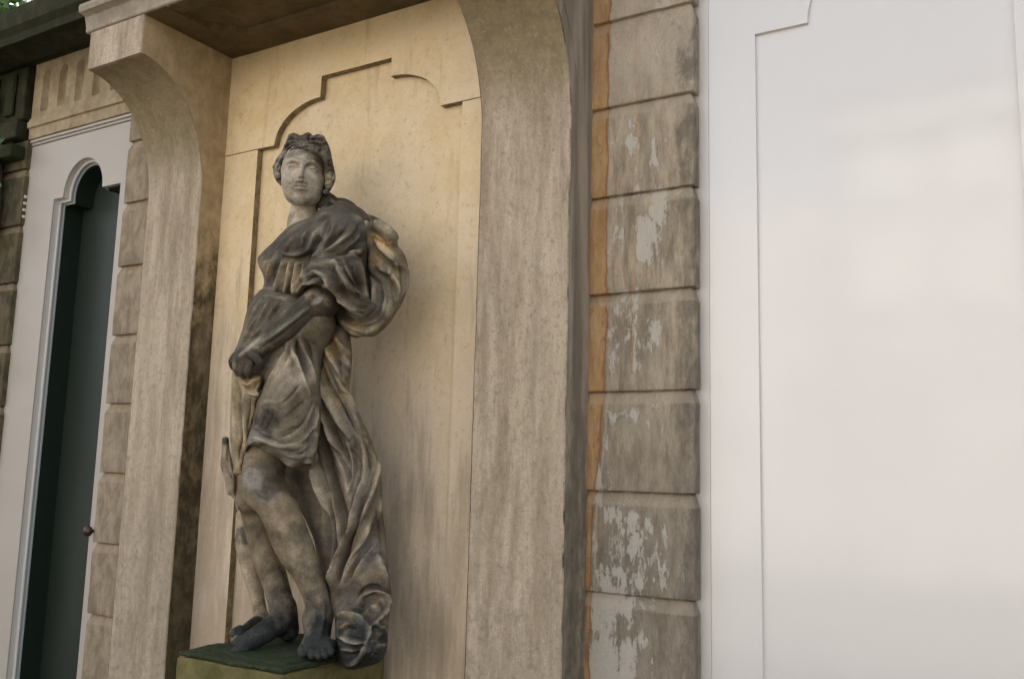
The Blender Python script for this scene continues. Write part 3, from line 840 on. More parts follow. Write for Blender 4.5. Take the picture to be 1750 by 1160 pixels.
# drawing frames: each is an enlarged detail of the sculpture (origin and scale)
FR = {'0': (0, 0, 1.0), 'A': (380, 200, 2.9), 'B': (360, 560, 3.411), 'C': (300, 820, 3.412), 'D': (380, 450, 5.045), 'E': (540, 320, 4.144), 'G': (500, 900, 4.464), 'H': (440, 200, 5.8)}
def fr(k, pts):
    x, y, s = FR[k]
    return [np.array((x + p[0] / s, y + p[1] / s)) for p in pts]
def carve(v, q, strokes, box, amp=1.0):
    """fold relief: ridges and grooves (frame, points, width px, height mm) pushed along the surface normal"""
    if not strokes: return v, np.zeros(len(v))
    x0, y0, x1, y1 = box
    gx, gy = np.meshgrid(np.arange(x0, x1, 1.0), np.arange(y0, y1, 1.0), indexing='ij')
    hm = np.zeros(gx.shape)
    for k, pts, w, h in strokes:
        pl = cr(fr(k, pts), 5)
        n = len(pl) - 1
        best = np.full(gx.shape, 1e9); tt = np.zeros(gx.shape)
        xs = [p[0] for p in pl]; ys = [p[1] for p in pl]
        a = slice(max(int(min(xs) - x0 - 4 * w), 0), max(int(max(xs) - x0 + 4 * w), 0) + 1), slice(max(int(min(ys) - y0 - 4 * w), 0), max(int(max(ys) - y0 + 4 * w), 0) + 1)
        sx, sy = gx[a], gy[a]
        if sx.size == 0: continue
        bb = np.full(sx.shape, 1e9); t2 = np.zeros(sx.shape)
        for i in range(n):
            d, t = seg_dist(sx, sy, pl[i], pl[i + 1])
            m = d < bb; bb[m] = d[m]; t2[m] = (i + t[m]) / n
        tp = np.clip(np.minimum(t2, 1 - t2) / 0.22, 0, 1); tp = tp * tp * (3 - 2 * tp)
        prof = np.clip(1 - bb / (1.9 * w), 0, 1) ** 1.35 - .30 * np.exp(-((bb - 2.1 * w) / (.7 * w)) ** 2) if h > 0 else np.clip(1 - bb / (1.7 * w), 0, 1) ** 1.25
        hm[a] += h * prof * (0.25 + 0.75 * tp)
    n = vnormals(v, q)
    px, py = project(v)
    view = CAM - v; view /= np.linalg.norm(view, axis=1)[:, None]
    fac = np.clip((n * view).sum(1) * 2.0, 0, 1)
    hv = bil(hm, px - x0, py - y0)
    # push mostly along the normal, partly towards the front so silhouettes stay
    return v + n * (hv * 0.001 * amp * fac)[:, None], np.clip(hv / 7.0, 0, 1) * fac

def part_mesh(name, v, q, mat, parent, paint=None):
    o = bpy.data.objects.new(name, bpy.data.meshes.new(name)); me = o.data
    me.vertices.add(len(v)); me.vertices.foreach_set('co', v.astype(np.float32).ravel())
    me.loops.add(len(q) * 4); me.loops.foreach_set('vertex_index', q.astype(np.int32).ravel())
    me.polygons.add(len(q)); me.polygons.foreach_set('loop_start', np.arange(len(q), dtype=np.int32) * 4)
    me.polygons.foreach_set('use_smooth', np.ones(len(q), bool))
    me.update(calc_edges=True); me.validate()
    me.materials.append(mat)
    if paint is not None:
        col = paint(v, q)
        at_ = me.color_attributes.new('patina_and_shading', 'FLOAT_COLOR', 'POINT')
        at_.data.foreach_set('color', np.concatenate([col, np.ones((len(v), 1))], 1).astype(np.float32).ravel())
    COL.objects.link(o)
    o.parent = parent; o.matrix_parent_inverse = parent.matrix_basis.inverted()
    return o

PXM = 0.00198
def S(px, py, Y): return at(px, py, Y)
def SF(k, x, y, Y):
    p = fr(k, [(x, y)])[0]; return at(p[0], p[1], Y)

# weathering of the stone, with some highlights and face shade painted in: (frame, x, y, rx, ry, angle, colour, strength), in order
DARK = (.056, .048, .036); MID = (.125, .106, .078); BEIGE = (.30, .24, .155); PALE = (.40, .36, .31); BLUE = (.022, .027, .027); MOSS = (.035, .055, .018); BLACK = (.02, .02, .018); OCH = (.42, .27, .11)
GREY = (.26, .235, .20)
def painter(base, blobs, wear=None, ws=.5):
    def f(v, q):
        px, py = project(v)
        c = np.tile(np.array(base, float), (len(v), 1))
        nz = np.array([noise.noise(Vector((a * 17, b * 17, d * 17))) + .55 * noise.noise(Vector((a * 43, b * 43, d * 43))) + .35 * noise.noise(Vector((a * 120, b * 120, d * 120))) for a, b, d in v[::1]])
        for k, x, y, rx, ry, ang, col, st in blobs:
            p = fr(k, [(x, y)])[0]; s = FR[k][2]
            dx, dy = px - p[0], py - p[1]; ca, sa = math.cos(rad(ang)), math.sin(rad(ang))
            u = (dx * ca + dy * sa) / (rx / s); w = (-dx * sa + dy * ca) / (ry / s)
            r = np.sqrt(u * u + w * w) + nz * 0.55
            m = np.clip((1.15 - r) / 0.6, 0, 1); m = m * m * (3 - 2 * m) * st
            c = c * (1 - m[:, None]) + np.array(col) * m[:, None]
        if wear is not None:      # crests rubbed clean of their crust
            w_ = (wear * (.75 + .5 * nz))[:, None].clip(0, 1) * ws
            c = c * (1 - w_) + (c * .9 + np.array((.25, .21, .155))) * w_
        return c * (1 + 0.32 * nz[:, None])
    return f

def build_statue(mat, parent):
    # ---------------- draped masses, outlines on the detail frames
    def run(name, lo, hi, h, fill, strokes, base, blobs, smooth=1, amp=2.4, gs=1.0):
        F = Field(lo, hi, h); F.gs = gs; fill(F)
        for ax in range(3):
            for e in (0, -1):
                if (np.take(F.f, e, ax) < 0).any(): print('CLIPPED', name, ax, e)
        v, q = surface_nets(F.f, F.lo, h)
        v = smooth_mesh(v, q, smooth)
        px, py = project(v)
        box = (px.min() - 5, py.min() - 5, px.max() + 5, py.max() + 5)
        v, wear = carve(v, q, strokes, box, amp)
        v = smooth_mesh(v, q, 1, 0.25)
        # never into the wall behind
        return part_mesh(name, v, q, mat, parent, painter(base, blobs, wear, .9 if name == 'hair' else .75))
    h = 0.0034
    # ---------- body: neck, trunk, arm and hand, two legs and feet
    def body(F):
        s = PXM
        F.chain([(S(525, 345, -.23), 22 * s), (S(520, 372, -.25), 22 * s), (S(524, 400, -.27), 26 * s)], .02)
        F.chain([(S(528, 425, -.28), 32 * s), (S(500, 500, -.28), 38 * s), (S(490, 600, -.28), 48 * s)], .04)
        # her left arm: shoulder - elbow - wrist
        F.chain([(S(592, 420, -.24), 32 * s), (S(560, 510, -.38), 28 * s)], .02)
        F.chain([(S(551, 514, -.40), 25.5 * s), (S(525, 533, -.42), 26 * s), (S(480, 566, -.46), 20 * s), (S(443, 595, -.49), 13.5 * s)], .02)
        F.ell(S(546, 517, -.412), (30 * s, 26 * s, 26 * s), None, .02)
        # hand: palm and fingers curled round the cloth
        F.chain([(S(443, 595, -.49), 14 * s), (S(424, 609, -.50), 17.5 * s), (S(412, 615, -.50), 15 * s)], .012)
        F.ell(S(420, 612, -.505), (18 * s, 12 * s, 14 * s), None, .008)
        for a, b, c, r in (((404, 606), (397, 617), (399, 628), 6.2), ((410, 612), (404, 626), (406, 638), 6.6), ((419, 618), (413, 633), (416, 643), 6.6), ((429, 621), (424, 634), (428, 643), 6.0)):
            F.chain([(S(*a, -.515), r * s), (S(*b, -.515), r * s), (S(*c, -.49), r * .85 * s)], .0035)
        F.chain([(S(428, 602, -.52), 7 * s), (S(441, 615, -.52), 6.6 * s), (S(446, 628, -.50), 5.4 * s)], .006)
        # front leg (her left): thigh, knee, calf, ankle, foot turned to the viewer
        F.chain([(S(500, 640, -.30), 44 * s), (S(458, 772, -.39), 36 * s), (S(450, 812, -.41), 33 * s), (S(450, 838, -.405), 32 * s)], .03)
        F.ell(S(440, 812, -.43), (21 * s, 21 * s, 27 * s), None, .02)
        F.chain([(S(453, 832, -.40), 31 * s), (S(480, 878, -.38), 30.5 * s), (S(501, 930, -.34), 30.5 * s), (S(526, 980, -.31), 23.5 * s), (S(543, 1028, -.29), 20 * s), (S(545, 1052, -.285), 21 * s)], .02)
        F.ell(S(530, 1048, -.295), (8 * s,) * 3, None, .015); F.ell(S(560, 1046, -.275), (8 * s,) * 3, None, .015)
        F.chain([(S(542, 1060, -.29), 24 * s), (S(543, 1080, -.31), 21 * s), (S(543, 1100, -.34), 18 * s)], .02)
        F.chain([(S(528, 1103, -.34), 13 * s), (S(562, 1104, -.34), 12 * s)], .02)
        for x, y, r in ((519, 1114, 8.5), (534, 1119, 6.6), (546, 1120, 6.2), (557, 1118, 5.8), (567, 1113, 5.4)):
            F.chain([(S(543 + (x - 543) * .7, y - 22, -.325), r * s * .9), (S(x - 1, y - 5, -.365), r * s * .9), (S(x - 1, y + 1, -.375), r * s)], .003)
        # rear leg (her right)
        F.chain([(S(475, 640, -.22), 36 * s), (S(438, 780, -.25), 30 * s), (S(428, 850, -.27), 27 * s)], .03)
        F.chain([(S(430, 850, -.24), 25 * s), (S(444, 905, -.21), 25 * s), (S(457, 950, -.20), 25 * s), (S(472, 1000, -.205), 22 * s), (S(483, 1040, -.225), 21 * s)], .02)
        F.chain([(S(484, 1038, -.24), 22 * s), (S(487, 1062, -.23), 22 * s), (S(492, 1076, -.22), 19 * s)], .02)
        F.chain([(S(484, 1058, -.25), 21 * s), (S(452, 1079, -.33), 18 * s), (S(424, 1097, -.39), 16 * s)], .02)
        for x, y, r, dz in ((398, 1116, 8.0, -.43), (406, 1108, 5.6, -.42), (402, 1102, 5.0, -.41), (399, 1097, 4.6, -.40)):
            F.chain([(S(x + 22, y - 9, dz + .02), r * s), (S(x + 9, y - 6, dz), r * s), (S(x, y, dz), r * s * .9)], .003)
    leg_blobs = [('0', 525, 365, 40, 26, 0, BEIGE, .8), ('0', 510, 560, 130, 75, -38, DARK, 1),
                 ('0', 425, 615, 45, 40, 0, DARK, .95), ('0', 545, 512, 14, 7, -35, PALE, .55), ('0', 470, 566, 60, 5, -36, GREY, .55), ('0', 430, 590, 30, 5, -40, PALE, .5), ('0', 415, 628, 22, 16, 0, MID, .5), ('0', 480, 555, 50, 4, -36, MOSS, .5),  # pale streaks on elbow, forearm and wrist are painted highlights
                 ('0', 455, 800, 45, 25, 0, MID, .8), ('0', 432, 818, 17, 22, 10, (.33, .32, .30), .6), ('0', 455, 845, 28, 14, 0, (.12, .12, .115), .6), ('0', 480, 830, 30, 22, 0, DARK, .6),
                 ('0', 500, 915, 24, 30, 0, MID, .6), ('0', 430, 905, 18, 12, 0, MID, .5), ('0', 478, 1035, 60, 22, 0, DARK, .6), ('0', 560, 1000, 20, 80, 0, MID, .6),
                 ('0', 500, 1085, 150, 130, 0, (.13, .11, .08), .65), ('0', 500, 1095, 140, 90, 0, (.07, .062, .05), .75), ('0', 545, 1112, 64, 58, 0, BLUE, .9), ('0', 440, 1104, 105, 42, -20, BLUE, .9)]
    bs = [('D', [(440, 620), (600, 500), (740, 380)], 3, 2.5), ('D', [(420, 560), (560, 450), (680, 330)], 2.5, -2), ('D', [(330, 740), (450, 660), (600, 560)], 3, -2.5), ('0', [(430, 835), (440, 850), (460, 856)], 4, -3), ('0', [(424, 800), (420, 815), (424, 832)], 5, 2),
          ('0', [(470, 870), (500, 940), (525, 1010)], 8, 2.5), ('0', [(445, 885), (475, 950), (500, 1010)], 5, -2),
          ('G', [(185, 580), (190, 720), (150, 850)], 3, -2), ('G', [(240, 600), (230, 740), (200, 860)], 3, 2)]
    run('body', (-2.72, -.58, .93), (-1.88, -.10, 2.80), h, body, bs, (.215, .172, .115), leg_blobs, 2)

    # ---------- tunic over chest and shoulder
    def tunic(F):
        P = fr('A', [(350, 525), (300, 568), (245, 625), (180, 690), (178, 735), (200, 780), (205, 830), (180, 885), (150, 925), (240, 900), (330, 910), (375, 880), (430, 900), (540, 940), (640, 930), (690, 880), (715, 760), (722, 640), (712, 540), (690, 490), (630, 470), (560, 455), (500, 440), (470, 470), (430, 500)])
        F.slab(cr(P, 3, True), [(505, 400, -.31, .10), (460, 450, -.36, .08), (470, 495, -.34, .09), (560, 400, -.27, .13), (600, 420, -.24, .13), (600, 480, -.24, .12), (530, 490, -.30, .12)], .12, 38)
        F.ell(SF('A', 385, 645, -.400), (.052, .046, .048), None, .05)
        F.ell(SF('A', 600, 550, -.30), (.085, .085, .085), None, .05)
    # ---------- sleeve bunched over the elbow
    def sleeve(F):
        P = fr('A', [(355, 875), (358, 835), (385, 790), (430, 730), (520, 695), (610, 690), (690, 700), (712, 780), (722, 860), (735, 920), (722, 955), (690, 975), (630, 965), (570, 905), (510, 865), (440, 848), (390, 880)])
        F.slab(cr(P, 3, True), [(505, 490, -.42, .07), (540, 460, -.40, .10), (580, 470, -.37, .12), (610, 520, -.34, .09), (625, 535, -.33, .06)], .1, 24, .022)
        for a in ([(365, 860), (420, 800), (500, 800), (570, 870), (640, 940), (700, 965), (738, 940)], [(400, 800), (460, 745), (560, 760), (610, 830), (660, 900), (700, 930)]):
            pl = cr(fr('A', a), 4)
            F.chain([(at(p[0], p[1], -.45 + .10 * i / len(pl)), .017) for i, p in enumerate(pl)], .012)
    ts = [('A', [(330, 565), (400, 525), (480, 490), (540, 470)], 3, 4), ('A', [(330, 585), (420, 545), (500, 505), (560, 480)], 2.5, -4),
          ('A', [(275, 600), (245, 660), (215, 710)], 3, -5), ('A', [(300, 610), (270, 680), (240, 760), (200, 850)], 3, 5),
          ('A', [(285, 700), (260, 780), (225, 870)], 2.2, -6), ('A', [(300, 710), (283, 790), (255, 880)], 2.4, 6), ('A', [(318, 715), (303, 790), (285, 880)], 2.0, -6), ('A', [(335, 712), (322, 800), (305, 890)], 2.4, 6),
          ('A', [(350, 715), (342, 800), (328, 890)], 2.0, -6), ('A', [(366, 712), (360, 790), (346, 890)], 2.4, 6), ('A', [(385, 718), (380, 790), (368, 860)], 2.0, -6), ('A', [(405, 720), (400, 770), (385, 830)], 2.6, 5),
          ('A', [(240, 690), (215, 770), (195, 850)], 2.2, -5), ('A', [(300, 695), (350, 708), (400, 700), (440, 670)], 4.5, -8), ('A', [(290, 670), (350, 685), (410, 672)], 4, 4),
          ('A', [(495, 590), (455, 640), (425, 725)], 4.5, -10), ('A', [(520, 570), (480, 640), (445, 730)], 4.5, 7), ('A', [(470, 560), (440, 620), (425, 680)], 5, 5),
          ('A', [(660, 560), (570, 630), (480, 690), (440, 730)], 6, 7), ('A', [(600, 560), (540, 620), (490, 660)], 4, -7), ('A', [(700, 610), (620, 670), (520, 700)], 4.5, -8), ('A', [(700, 650), (620, 695), (520, 720), (450, 750)], 5, 8),
          ('A', [(690, 530), (640, 600), (560, 650)], 4, -5), ('A', [(560, 500), (500, 560), (480, 600)], 7, 4), ('A', [(150, 920), (190, 890), (260, 885), (330, 905)], 2.5, 6), ('A', [(160, 935), (200, 905), (260, 900), (330, 915)], 2, -7)]
    tb = [('A', 250, 870, 90, 40, -10, GREY, .7), ('A', 340, 800, 70, 110, 0, BEIGE, .85), ('A', 205, 760, 40, 70, 0, BEIGE, .7), ('A', 370, 640, 90, 55, 0, DARK, .9), ('A', 600, 560, 150, 100, 20, (.095, .085, .072), .8),
          ('A', 640, 760, 140, 120, 0, DARK, .8), ('A', 480, 620, 60, 40, -50, (.17, .15, .13), .5), ('A', 330, 540, 60, 40, 0, MID, .6), ('A', 400, 470, 120, 30, -20, MID, .6)]
    ts += [('A', [(255, 690), (235, 760), (215, 830), (195, 880)], 1.6, 5), ('A', [(262, 660), (300, 665), (340, 672)], 2, -4), ('A', [(410, 735), (395, 800), (372, 850)], 1.6, -6), ('A', [(425, 560), (400, 600), (400, 640)], 2.4, 4), ('A', [(540, 500), (520, 540), (500, 600), (470, 660)], 2.6, -6),
           ('A', [(560, 520), (545, 570), (515, 620), (480, 680)], 2.4, 6), ('A', [(640, 510), (600, 560), (560, 610), (520, 650)], 2.2, -4), ('A', [(690, 570), (650, 620), (590, 665), (520, 690)], 2.2, 5), ('A', [(705, 690), (640, 700), (570, 712), (500, 725)], 2.2, -7),
           ('A', [(350, 600), (320, 640), (300, 680)], 2.4, 4), ('A', [(640, 480), (690, 520), (705, 590)], 2.6, 5), ('A', [(170, 905), (190, 895), (215, 900), (240, 890), (265, 898), (290, 890), (325, 900)], 1.8, 7), ('A', [(190, 860), (205, 850), (225, 860)], 1.6, -4),
           ('A', [(700, 700), (706, 780), (718, 860)], 2.6, -9), ('A', [(670, 700), (690, 770), (700, 850), (722, 910)], 2.4, 7), ('A', [(600, 745), (630, 800), (665, 870), (700, 920)], 1.8, -8), ('A', [(560, 730), (600, 780), (640, 835), (680, 880)], 1.8, 6),
           ('A', [(450, 812), (500, 830), (545, 870), (600, 930), (660, 968)], 1.8, -8), ('A', [(480, 785), (530, 815), (580, 870), (640, 930), (700, 960)], 1.6, 6), ('A', [(500, 705), (560, 712), (600, 725)], 1.6, 5), ('A', [(370, 850), (410, 812), (460, 800)], 1.6, -7)]
    ss = [('A', [(430, 745), (500, 712), (570, 730), (600, 790), (640, 850), (700, 890)], 4, 8), ('A', [(420, 770), (500, 738), (545, 765), (580, 830), (640, 890), (700, 925)], 3.2, -10),
          ('A', [(400, 795), (460, 770), (520, 795), (560, 850), (620, 920), (690, 955)], 3.5, 8), ('A', [(385, 825), (450, 795), (500, 820), (550, 880), (610, 940)], 3, -9), ('A', [(365, 865), (400, 825), (460, 815), (530, 845), (590, 905), (650, 965)], 3, 7),
          ('A', [(620, 700), (655, 780), (690, 870)], 5, -9), ('A', [(590, 700), (630, 780), (670, 860)], 4, 7), ('A', [(470, 700), (540, 690), (610, 700)], 3, 6), ('A', [(480, 720), (560, 710), (610, 740)], 3, -6), ('A', [(400, 855), (440, 835), (480, 845)], 2.5, -5)]
    sb = [('A', 600, 820, 60, 12, 60, (.22, .2, .18), .5), ('A', 650, 970, 70, 14, 20, GREY, .5), ('A', 505, 838, 12, 9, 40, (.6, .5, .38), 1), ('A', 440, 800, 60, 10, -10, (.13, .12, .11), .6), ('A', 500, 735, 60, 8, 10, (.16, .14, .12), .6)]
    run('tunic', (-2.70, -.60, 2.02), (-1.80, -.06, 2.68), .0038, lambda F: (tunic(F), sleeve(F)), ts + ss, (.078, .066, .049), tb + sb, 2)

    # ---------- billowing cloak behind the shoulder
    def billow(F):
        P = fr('E', [(300, 205), (345, 185), (420, 208), (480, 243), (530, 298), (572, 350), (582, 415), (615, 452), (645, 520), (655, 600), (655, 680), (638, 750), (612, 820), (575, 880), (530, 950), (490, 1000), (430, 1045), (400, 1060), (330, 1055), (280, 1068), (215, 1035), (150, 970), (100, 890), (60, 780), (150, 700), (250, 600), (270, 400)])
        F.slab(cr(P, 3, True), [(620, 380, -.22, .06), (650, 440, -.20, .08), (680, 480, -.16, .07), (640, 520, -.20, .10), (600, 560, -.25, .08), (650, 560, -.20, .07)], .1, 30, .02)
        F.chain([(SF('E', 315, 215, -.27), .016), (SF('E', 350, 290, -.27), .018), (SF('E', 345, 380, -.27), .015), (SF('E', 318, 470, -.26), .012)], .015)
    es = [('E', [(400, 335), (440, 372), (520, 405), (585, 428), (625, 475)], 1.8, -7), ('E', [(385, 255), (470, 290), (530, 350), (570, 400)], 5, 9), ('E', [(380, 300), (440, 330), (520, 375)], 4.5, -7),
          ('E', [(390, 260), (370, 320), (375, 390)], 4, -12), ('E', [(330, 230), (355, 290), (350, 370), (320, 440)], 5, 9), ('E', [(420, 350), (470, 430), (520, 470), (580, 540)], 6, 6), ('E', [(400, 400), (450, 480), (530, 540), (590, 590)], 4, -5),
          ('E', [(535, 650), (555, 730), (565, 820), (560, 870)], 3, -9), ('E', [(505, 560), (540, 620), (580, 700), (585, 790)], 4, 8), ('E', [(560, 560), (605, 620), (618, 690), (600, 790)], 3.5, -7), ('E', [(600, 520), (640, 600), (640, 700), (610, 790)], 4, 6),
          ('E', [(360, 590), (400, 640), (480, 688)], 2, -6), ('E', [(300, 880), (370, 900), (410, 850), (415, 740), (400, 680)], 5, 10), ('E', [(330, 860), (345, 780), (330, 660), (310, 520), (330, 420)], 8, -22),
          ('E', [(200, 990), (300, 1020), (400, 990), (480, 900), (520, 800)], 9, 8), ('E', [(420, 1040), (470, 985), (520, 935)], 3, -6), ('E', [(120, 880), (180, 950), (260, 1000)], 5, 6), ('E', [(440, 560), (500, 600), (530, 560)], 3.5, 6), ('E', [(480, 540), (520, 555), (560, 520)], 2.5, -5), ('E', [(150, 850), (220, 930), (330, 960)], 5, -7)]
    es += [('E', [(350, 210), (420, 235), (480, 275), (525, 325)], 2, -6), ('E', [(400, 250), (460, 275), (515, 325), (560, 380)], 1.8, 5), ('E', [(395, 310), (430, 350), (500, 390)], 1.8, 5), ('E', [(410, 440), (470, 500), (540, 570), (570, 640)], 2, -6), ('E', [(440, 420), (500, 480), (570, 560), (600, 640)], 2, 6),
           ('E', [(520, 620), (550, 690), (555, 780)], 1.8, 6), ('E', [(590, 560), (630, 640), (630, 720)], 1.8, -5), ('E', [(430, 700), (440, 800), (400, 890)], 2.4, -7), ('E', [(470, 690), (490, 790), (450, 900), (380, 960)], 2.4, 6), ('E', [(250, 960), (340, 990), (430, 950)], 2, -6), ('E', [(180, 930), (260, 980), (350, 1010)], 2, 5)]
    eb = [('E', 470, 400, 120, 55, 40, OCH, .75), ('E', 430, 520, 70, 60, 20, (.36, .24, .12), .7), ('E', 560, 640, 60, 120, -10, BEIGE, .75), ('E', 430, 590, 60, 40, 10, MID, .9), ('E', 450, 300, 90, 30, 30, (.2, .17, .12), .7),
          ('E', 560, 330, 50, 60, 40, DARK, .8), ('E', 460, 230, 130, 25, 25, DARK, .8), ('E', 300, 600, 60, 300, 0, DARK, 1), ('E', 350, 840, 70, 60, 0, DARK, .8), ('E', 250, 980, 120, 50, 20, (.30, .21, .11), .6), ('E', 430, 880, 90, 90, 0, (.17, .155, .13), .7), ('E', 350, 1050, 150, 18, 0, (.16, .14, .12), .6)]
    run('billowing_cloak', (-2.3, -.38, 1.94), (-1.62, -.05, 2.60), .0042, billow, es, (.165, .14, .10), eb, 2)

    # ---------- cloak collar roll behind the neck
    def roll(F):
        pl = cr(fr('H', [(640, 770), (700, 830), (770, 880), (850, 870), (930, 890), (990, 950)]), 4)
        F.chain([(at(p[0], p[1], -.20), .022 + .008 * math.sin(i * .25)) for i, p in enumerate(pl)], .012)
        pl = cr(fr('H', [(650, 850), (720, 900), (820, 930), (960, 960)]), 4)
        F.chain([(at(p[0], p[1], -.215), .02) for p in pl], .012)
        F.cap(SF('H', 640, 745, -.21), SF('H', 668, 870, -.22), .017, .024, .012)
    run('collar_roll', (-2.3, -.30, 2.42), (-1.98, -.12, 2.75), .003, roll,
        [('H', [(680, 840), (760, 900), (850, 910)], 2.5, -6), ('H', [(820, 850), (900, 880), (980, 940)], 3, 5), ('H', [(840, 930), (880, 900), (950, 930)], 2.5, -6), ('H', [(700, 800), (780, 860), (840, 845)], 3, 4)], DARK, [('H', 930, 920, 80, 40, 20, MID, .8)], 2)

    # ---------- skirt over belly and thigh
    def skirt(F):
        P = [(446, 494), (424, 524), (415, 560), (405, 590), (398, 612), (420, 640), (447, 655), (438, 686), (431, 724), (423, 750), (416, 779), (422, 766), (432, 760), (457, 774), (477, 782), (492, 797), (508, 801), (526, 796), (538, 788), (546, 740), (550, 690), (548, 650), (560, 600), (575, 560), (560, 520), (520, 505), (480, 492)]
        F.slab(cr([np.array(p, float) for p in P], 2, True), [(450, 540, -.36, .10), (430, 590, -.36, .08), (500, 560, -.33, .12), (540, 600, -.27, .12), (490, 660, -.38, .13), (435, 760, -.47, .07), (450, 700, -.44, .09), (470, 765, -.46, .07), (500, 740, -.36, .11), (520, 700, -.32, .11)], .12, 34, .02)
        F.chain([(S(512, 796, -.40), .014), (S(528, 792, -.39), .018), (S(536, 780, -.38), .016)], .008)
    ks = [('B', [(210, 675), (290, 655), (400, 690), (500, 685), (570, 640)], 3.5, 6), ('B', [(225, 700), (330, 690), (430, 725), (520, 735), (590, 690)], 3.2, -8), ('B', [(235, 715), (340, 728), (440, 785), (510, 800)], 3, 7), ('B', [(200, 740), (215, 700), (250, 675), (320, 690)], 2.5, 5),
          ('B', [(545, 430), (490, 480), (430, 525)], 2.6, -5), ('B', [(600, 430), (550, 560), (470, 630), (390, 655)], 4, 5), ('B', [(560, 520), (500, 590), (420, 640)], 3, -5), ('B', [(620, 560), (570, 650), (500, 690)], 3, -5), ('B', [(625, 470), (600, 580), (540, 660)], 3, 5),
          ('B', [(480, 170), (400, 290), (320, 430)], 9, 5), ('B', [(520, 110), (560, 230), (600, 330), (620, 440)], 3.5, -6), ('B', [(480, 130), (520, 260), (570, 380)], 4, 4), ('B', [(460, 260), (390, 350), (350, 430)], 4, -3), ('B', [(300, 440), (350, 430), (400, 450)], 3, 3),
          ('B', [(270, 470), (330, 500), (380, 560)], 3, -3), ('B', [(240, 560), (300, 600), (360, 640)], 3, 4), ('B', [(545, 790), (570, 775), (590, 790), (570, 812)], 2, 5), ('B', [(565, 792), (572, 796)], 2.4, -6),
          ('D', [(330, 310), (270, 420), (220, 560), (170, 660)], 2.4, 5), ('D', [(370, 320), (310, 430), (260, 540), (220, 610)], 1.8, -5), ('D', [(410, 310), (350, 430), (300, 530)], 2, 4.5), ('D', [(450, 320), (390, 430), (340, 520)], 1.8, -4.5), ('D', [(490, 320), (430, 420), (380, 500)], 2, 4.5), ('D', [(530, 320), (470, 400), (430, 460)], 1.8, -4), ('D', [(280, 350), (230, 470), (190, 560)], 1.8, -5),
          ('D', [(210, 470), (180, 600), (140, 740)], 2.4, 4), ('D', [(330, 290), (400, 285), (470, 305), (560, 310)], 2.2, 5), ('D', [(230, 590), (200, 630), (250, 560)], 1.6, 3)]
    ks += [('B', [(515, 50), (550, 150), (585, 260), (618, 370)], 3.6, 9), ('B', [(490, 80), (525, 200), (560, 310), (600, 400)], 3, -8), ('B', [(450, 60), (440, 140), (400, 230), (340, 330)], 3.2, 5), ('D', [(640, 660), (660, 760), (690, 860)], 3, -7), ('D', [(600, 690), (600, 780), (570, 880)], 3, 5), ('B', [(470, 120), (500, 200), (560, 330), (590, 430)], 2.4, 5), ('B', [(560, 80), (600, 200), (625, 300)], 2.2, -7), ('B', [(440, 150), (380, 230), (330, 330), (300, 400)], 2.6, 4), ('B', [(520, 330), (470, 400), (410, 450)], 2.2, -4), ('B', [(610, 380), (580, 470), (520, 560), (440, 600)], 2.0, -5),
           ('B', [(215, 690), (270, 668), (340, 690), (420, 715), (500, 712), (570, 670)], 1.7, -6), ('B', [(260, 720), (350, 745), (420, 795), (480, 815)], 1.7, -7), ('B', [(240, 640), (290, 640), (360, 668)], 1.7, 5), ('B', [(600, 560), (610, 660), (590, 750)], 2.2, 6), ('B', [(575, 600), (580, 690), (560, 750)], 1.8, -6),
           ('B', [(250, 600), (290, 560), (330, 470)], 2.0, 3), ('B', [(290, 620), (340, 560), (370, 480)], 2.0, -3), ('D', [(300, 300), (250, 390), (210, 480)], 1.5, 4), ('D', [(350, 310), (300, 400), (250, 500), (200, 600)], 1.4, -4), ('D', [(430, 300), (380, 400), (330, 500)], 1.4, -4), ('D', [(510, 310), (460, 390), (400, 480)], 1.4, -4),
           ('D', [(470, 300), (420, 380), (370, 470)], 1.4, 4), ('D', [(260, 560), (230, 620), (170, 700)], 1.6, -4), ('D', [(320, 560), (290, 610), (230, 640)], 1.6, 4)]
    kb = [('A', 320, 925, 150, 70, -8, (.10, .086, .065), .95), ('D', 330, 420, 240, 210, -40, (.105, .09, .068), 1), ('B', 480, 330, 150, 190, 20, (.23, .195, .15), .9), ('B', 330, 540, 80, 95, 30, DARK, .95), ('B', 250, 640, 60, 45, 0, (.2, .19, .175), .7), ('B', 600, 480, 40, 230, 5, (.12, .105, .085), .7), ('B', 480, 720, 120, 60, 10, (.15, .135, .11), .8),
          ('B', 430, 200, 130, 50, -40, (.30, .24, .16), .6), ('B', 330, 660, 90, 16, 10, GREY, .5), ('D', 300, 640, 150, 14, -42, MOSS, .5)]
    run('skirt', (-2.74, -.62, 1.48), (-1.95, -.10, 2.28), h, skirt, ks, (.125, .102, .072), kb, 2)

    # ---------- cloth hanging from the hand
    def hang(F):
        P = fr('B', [(125, 262), (150, 250), (240, 280), (300, 270), (300, 330), (265, 430), (250, 540), (225, 640), (195, 740), (190, 830), (150, 838), (128, 790), (112, 650), (115, 500), (120, 380)])
        F.slab(cr(P, 3, True), [(400, 640, -.46, .04), (396, 720, -.40, .045), (402, 800, -.38, .04), (430, 660, -.42, .05)], .045, 14)
        F.cap(SF('B', 150, 835, -.38), SF('B', 185, 828, -.39), .012, .013, .006)
